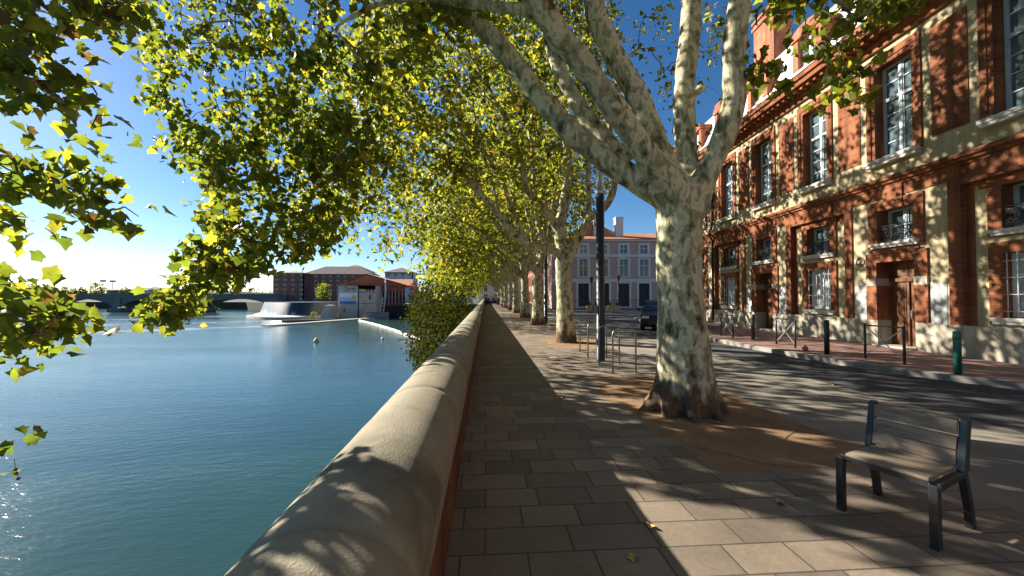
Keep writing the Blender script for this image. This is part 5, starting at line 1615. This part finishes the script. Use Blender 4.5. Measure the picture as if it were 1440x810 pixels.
tree('plane_tree', 'second plane tree in the row, wavy low limb reaching left, behind lamp post', B2, limbs2, A2, g2, LF, .19, 15, PR_YELLOW, 'plane trees along the promenade', .21, .6, .05, wob=.05)

# ------------------------------------------------------------------ templates for the rest of the row
def template(seed, label, loc):
    g = np.random.default_rng(seed)
    L = [([(0, 0, -.1), (0, 0, .3), (0, 0, 1.4), (-.05, 0, 2.9), (-.08, 0, 3.4)], [.50, .38, .33, .31, .30], None)]
    for k in range(8):
        a = 2 * math.pi * k / 8 + g.uniform(-.3, .3)
        lean = 1.0 + (.9 if math.cos(a) < -.2 else 0)
        p = np.array([-.05, 0, 3.1]); pts = [p]
        dirv = np.array([math.cos(a) * .8 * lean - .2, math.sin(a) * .8, 1.2])
        for s_ in range(6):
            dirv = dirv + np.array([g.normal() * .18 - .05, g.normal() * .18, .12 - (.16 * s_ if lean > 1.5 else 0)])
            p = p + dirv / np.linalg.norm(dirv) * 1.65; pts.append(p)
        L.append((pts, [.17, .15, .125, .10, .08, .055, .03], None))
    def kp(p):
        return not (p[2] < 4.4 and p[0] > -3.4)
    A = fill_ell((-0.5, 0, 9.9), (5.6, 4.8, 5.6), 900, g, .3, kp)
    A += fill_ell((-5.6, 0, 6.2), (3.0, 4.5, 4.0), 300, g, 0, kp)
    A += fill_ell((-5.4, 0, 4.0), (1.4, 4.4, 2.3), 130, g, 0, kp)
    return tree('plane_tree', label, loc, L, A, g, LF, .22, 13, PR_YELLOW, 'plane trees along the promenade', .24, .6, .07, wob=.06)
TA = template(101, 'third plane tree in the row, pale trunk just beside a slim dark post', (3.12, 23.46, 0))
TB = template(202, 'fourth plane tree in the row, darker shaded trunk', (3.18, 31.6, 0))
names = ['fifth', 'sixth', 'seventh', 'eighth', 'ninth', 'tenth', 'farthest']
for i, yv in enumerate(TREE_Y[4:]):
    dup(TA if i % 2 == 0 else TB, (3.1 + random.uniform(-.12, .12), yv, 0), random.uniform(-.25, .25), names[i] + ' plane tree trunk in the row along the promenade' + (', last of all' if i == 6 else ''), (1, 1 if i % 3 else -1, random.uniform(.93, 1.06)))

# ------------------------------------------------------------------ bush on the quay, leaf colour darkened in place of shade, and small far trees
def bushy(name, label, cat, loc, blobs, n, size, probs, gen, mat='bush_leaf', trunk=None, group=None, tm=None, shade_tint=1.0):
    t_ = thing(name, label, cat, loc, 0, group)
    P = []
    for c, r in blobs:
        k = int(n * (r[0] * r[1] * r[2]) / sum(b[1][0] * b[1][1] * b[1][2] for b in blobs))
        cl = np.array(fill_ell(c, r, max(8, k // 14), gen, .45))
        off_ = gen.normal(size=(len(cl), 14, 3)) * min(r) * .14
        P.append((cl[:, None, :] + off_).reshape(-1, 3))
    m = MB()
    for c, r in blobs[:6]:
        b = trunk or (0, 0, 0)
        m.tube([b, (np.array(b) * .5 + np.array(c) * .5) + gen.normal(size=3) * .1 * min(r), c], [max(.03, r[2] * .06), max(.02, r[2] * .045), .01], 6)
        for _ in range(5):
            m.tube([c, np.array(c) + gen.uniform(-.8, .8, 3) * np.array(r)], [max(.012, r[2] * .02), .005], 4, caps=False)
    m.build('trunk' if cat == 'tree' else 'stems', 'dark_trunk', t_)
    leaf_mesh('crown' if cat == 'tree' else 'foliage', np.concatenate(P), .4, size, tm or LF, probs, t_, mat, gen=gen, shade_tint=shade_tint)
    return t_
gb = np.random.default_rng(77)
bushy('bush', 'dark leafy bush growing out of the quay beside the wall cap', 'bush', (-.95, 27, -1.8),
      [((-1.0, -8.5, 1.0), (1.0, 1.8, 1.7)), ((-1.7, -5, 1.5), (1.7, 2.8, 2.2)), ((-2.2, 0, 2.2), (2.1, 3.5, 2.7)), ((-2.6, 7, 2.8), (2.6, 4.5, 3.2)), ((-1.3, -6, -.8), (1.3, 3.5, 1.9)), ((-2.2, 4, -.2), (2.2, 6, 2.6))], 22000, .17, PR_DARK, gb, shade_tint=.5)
p = at(455, 408, 176)
bushy('riverside_tree', 'small green tree before the brick apartments left of the power house', 'tree', (p[0], 176, -1.2), [((0, 0, 5.5), (2.8, 2.5, 3.4)), ((.9, 0, 4), (2.2, 2, 2.0)), ((-1.3, 0, 4), (2.0, 2, 2.0))], 1500, .5, PR_NORMAL, gb, 'plane_leaf')
p = ground(437, 450, WATER)
bushy('waterside_shrub', 'small green shrub on the ledge left of the stone pier', 'shrub', (p[0], p[1] + 2, WATER + .3), [((0, 0, 1), (1.1, .8, 1.1))], 260, .3, PR_NORMAL, gb, 'plane_leaf')
far = [(137, 396.5, 412, 16, 300, 'single round dark tree rising above the bridge'), (25, 389, 413, 26, 290, 'broad dark tree on the far bank at far left'), (64, 404, 412, 10, 300, 'low olive tree beyond the bridge, left of the round one'), (78, 402, 413, 14, 310, 'low olive tree beyond the bridge, second from the left group'), (95, 403, 413, 15, 305, 'low olive tree beyond the bridge, just right of the group middle'), (113, 403.5, 413, 13, 310, 'low olive tree beyond the bridge, nearest the round dark tree'), (178, 404, 412, 13, 300, 'low green tree beyond the bridge, before the long white building'), (222, 405, 413, 14, 300, 'low green tree beyond the bridge, near the hanging leaves')]
for px, pt, pb, wpx, Y, lb in far:
    p = at(px, 416, Y); zt = at(px, pt, Y)[2]; zb = -0.8
    hh = zt - zb; rx = wpx * Y / 555 / 2 * 1.15
    bushy('bank_tree', lb, 'tree', (p[0], Y, zb), [((0, 0, hh * .62), (rx, rx * .8, hh * .40)), ((-rx * .5, 0, hh * .45), (rx * .6, rx * .6, hh * .32)), ((rx * .5, 0, hh * .48), (rx * .6, rx * .6, hh * .32))], 900, .75, PR_DARK if wpx > 15 else PR_NORMAL, gb, 'bush_leaf', group='trees beyond the bridge')
# far wood behind the bridge: reads as one mass
P = []
for k in range(340):
    x = gb.uniform(-620, -150); yv = gb.uniform(360, 470)
    hz = 3 + 4 * abs(math.sin(x * .05)) + gb.uniform(0, 2)
    P.append(np.array([x, yv, -.5]) + gb.normal(size=(26, 3)) * np.array([3.2, 3, hz * .35]) + np.array([0, 0, hz * .5]))
wd = leaf_mesh('far_wood', np.concatenate(P), .3, 1.5, LF, PR_DARK, None, 'bush_leaf', gen=gb)
wd['kind'] = 'stuff'; wd['label'] = 'far wood behind the bridge'

# ------------------------------------------------------------------ fallen leaves on the paving
fall = [(889, 780, 'yellow fallen leaf on the shaded paving near the bottom edge'), (1217, 682, 'tan fallen leaf on the paving under the bench'), (911, 740, 'small brown fallen leaf on the edge of the wall shadow'), (1092, 706, 'small tan fallen leaf on paving left of bench'), (790, 560, 'pale fallen leaf at the edge of the wall shadow, beyond the others'), (1010, 595, 'pale fallen leaf on the earth by the trunk'), (1170, 540, 'pale fallen leaf on the worn ground beyond the trunk')]
V, Fc = LN
for i, (px, py, lb) in enumerate(fall):
    g_ = ground(px, py, .02)
    m = MB()
    for tri in Fc: m.face([(V[k, 0] * .07, V[k, 1] * .07, V[k, 2] * .08 + .012 * math.sin(k + i)) for k in tri])
    me_ = m.build('fallen_leaf', 'leaf_litter', None, (g_[0], g_[1], .022), fixn=False)
    me_.rotation_euler = (random.uniform(-.15, .15), random.uniform(-.15, .15), random.uniform(0, 6.28))
    tag(me_, lb, 'leaf', 'fallen leaves on the ground')
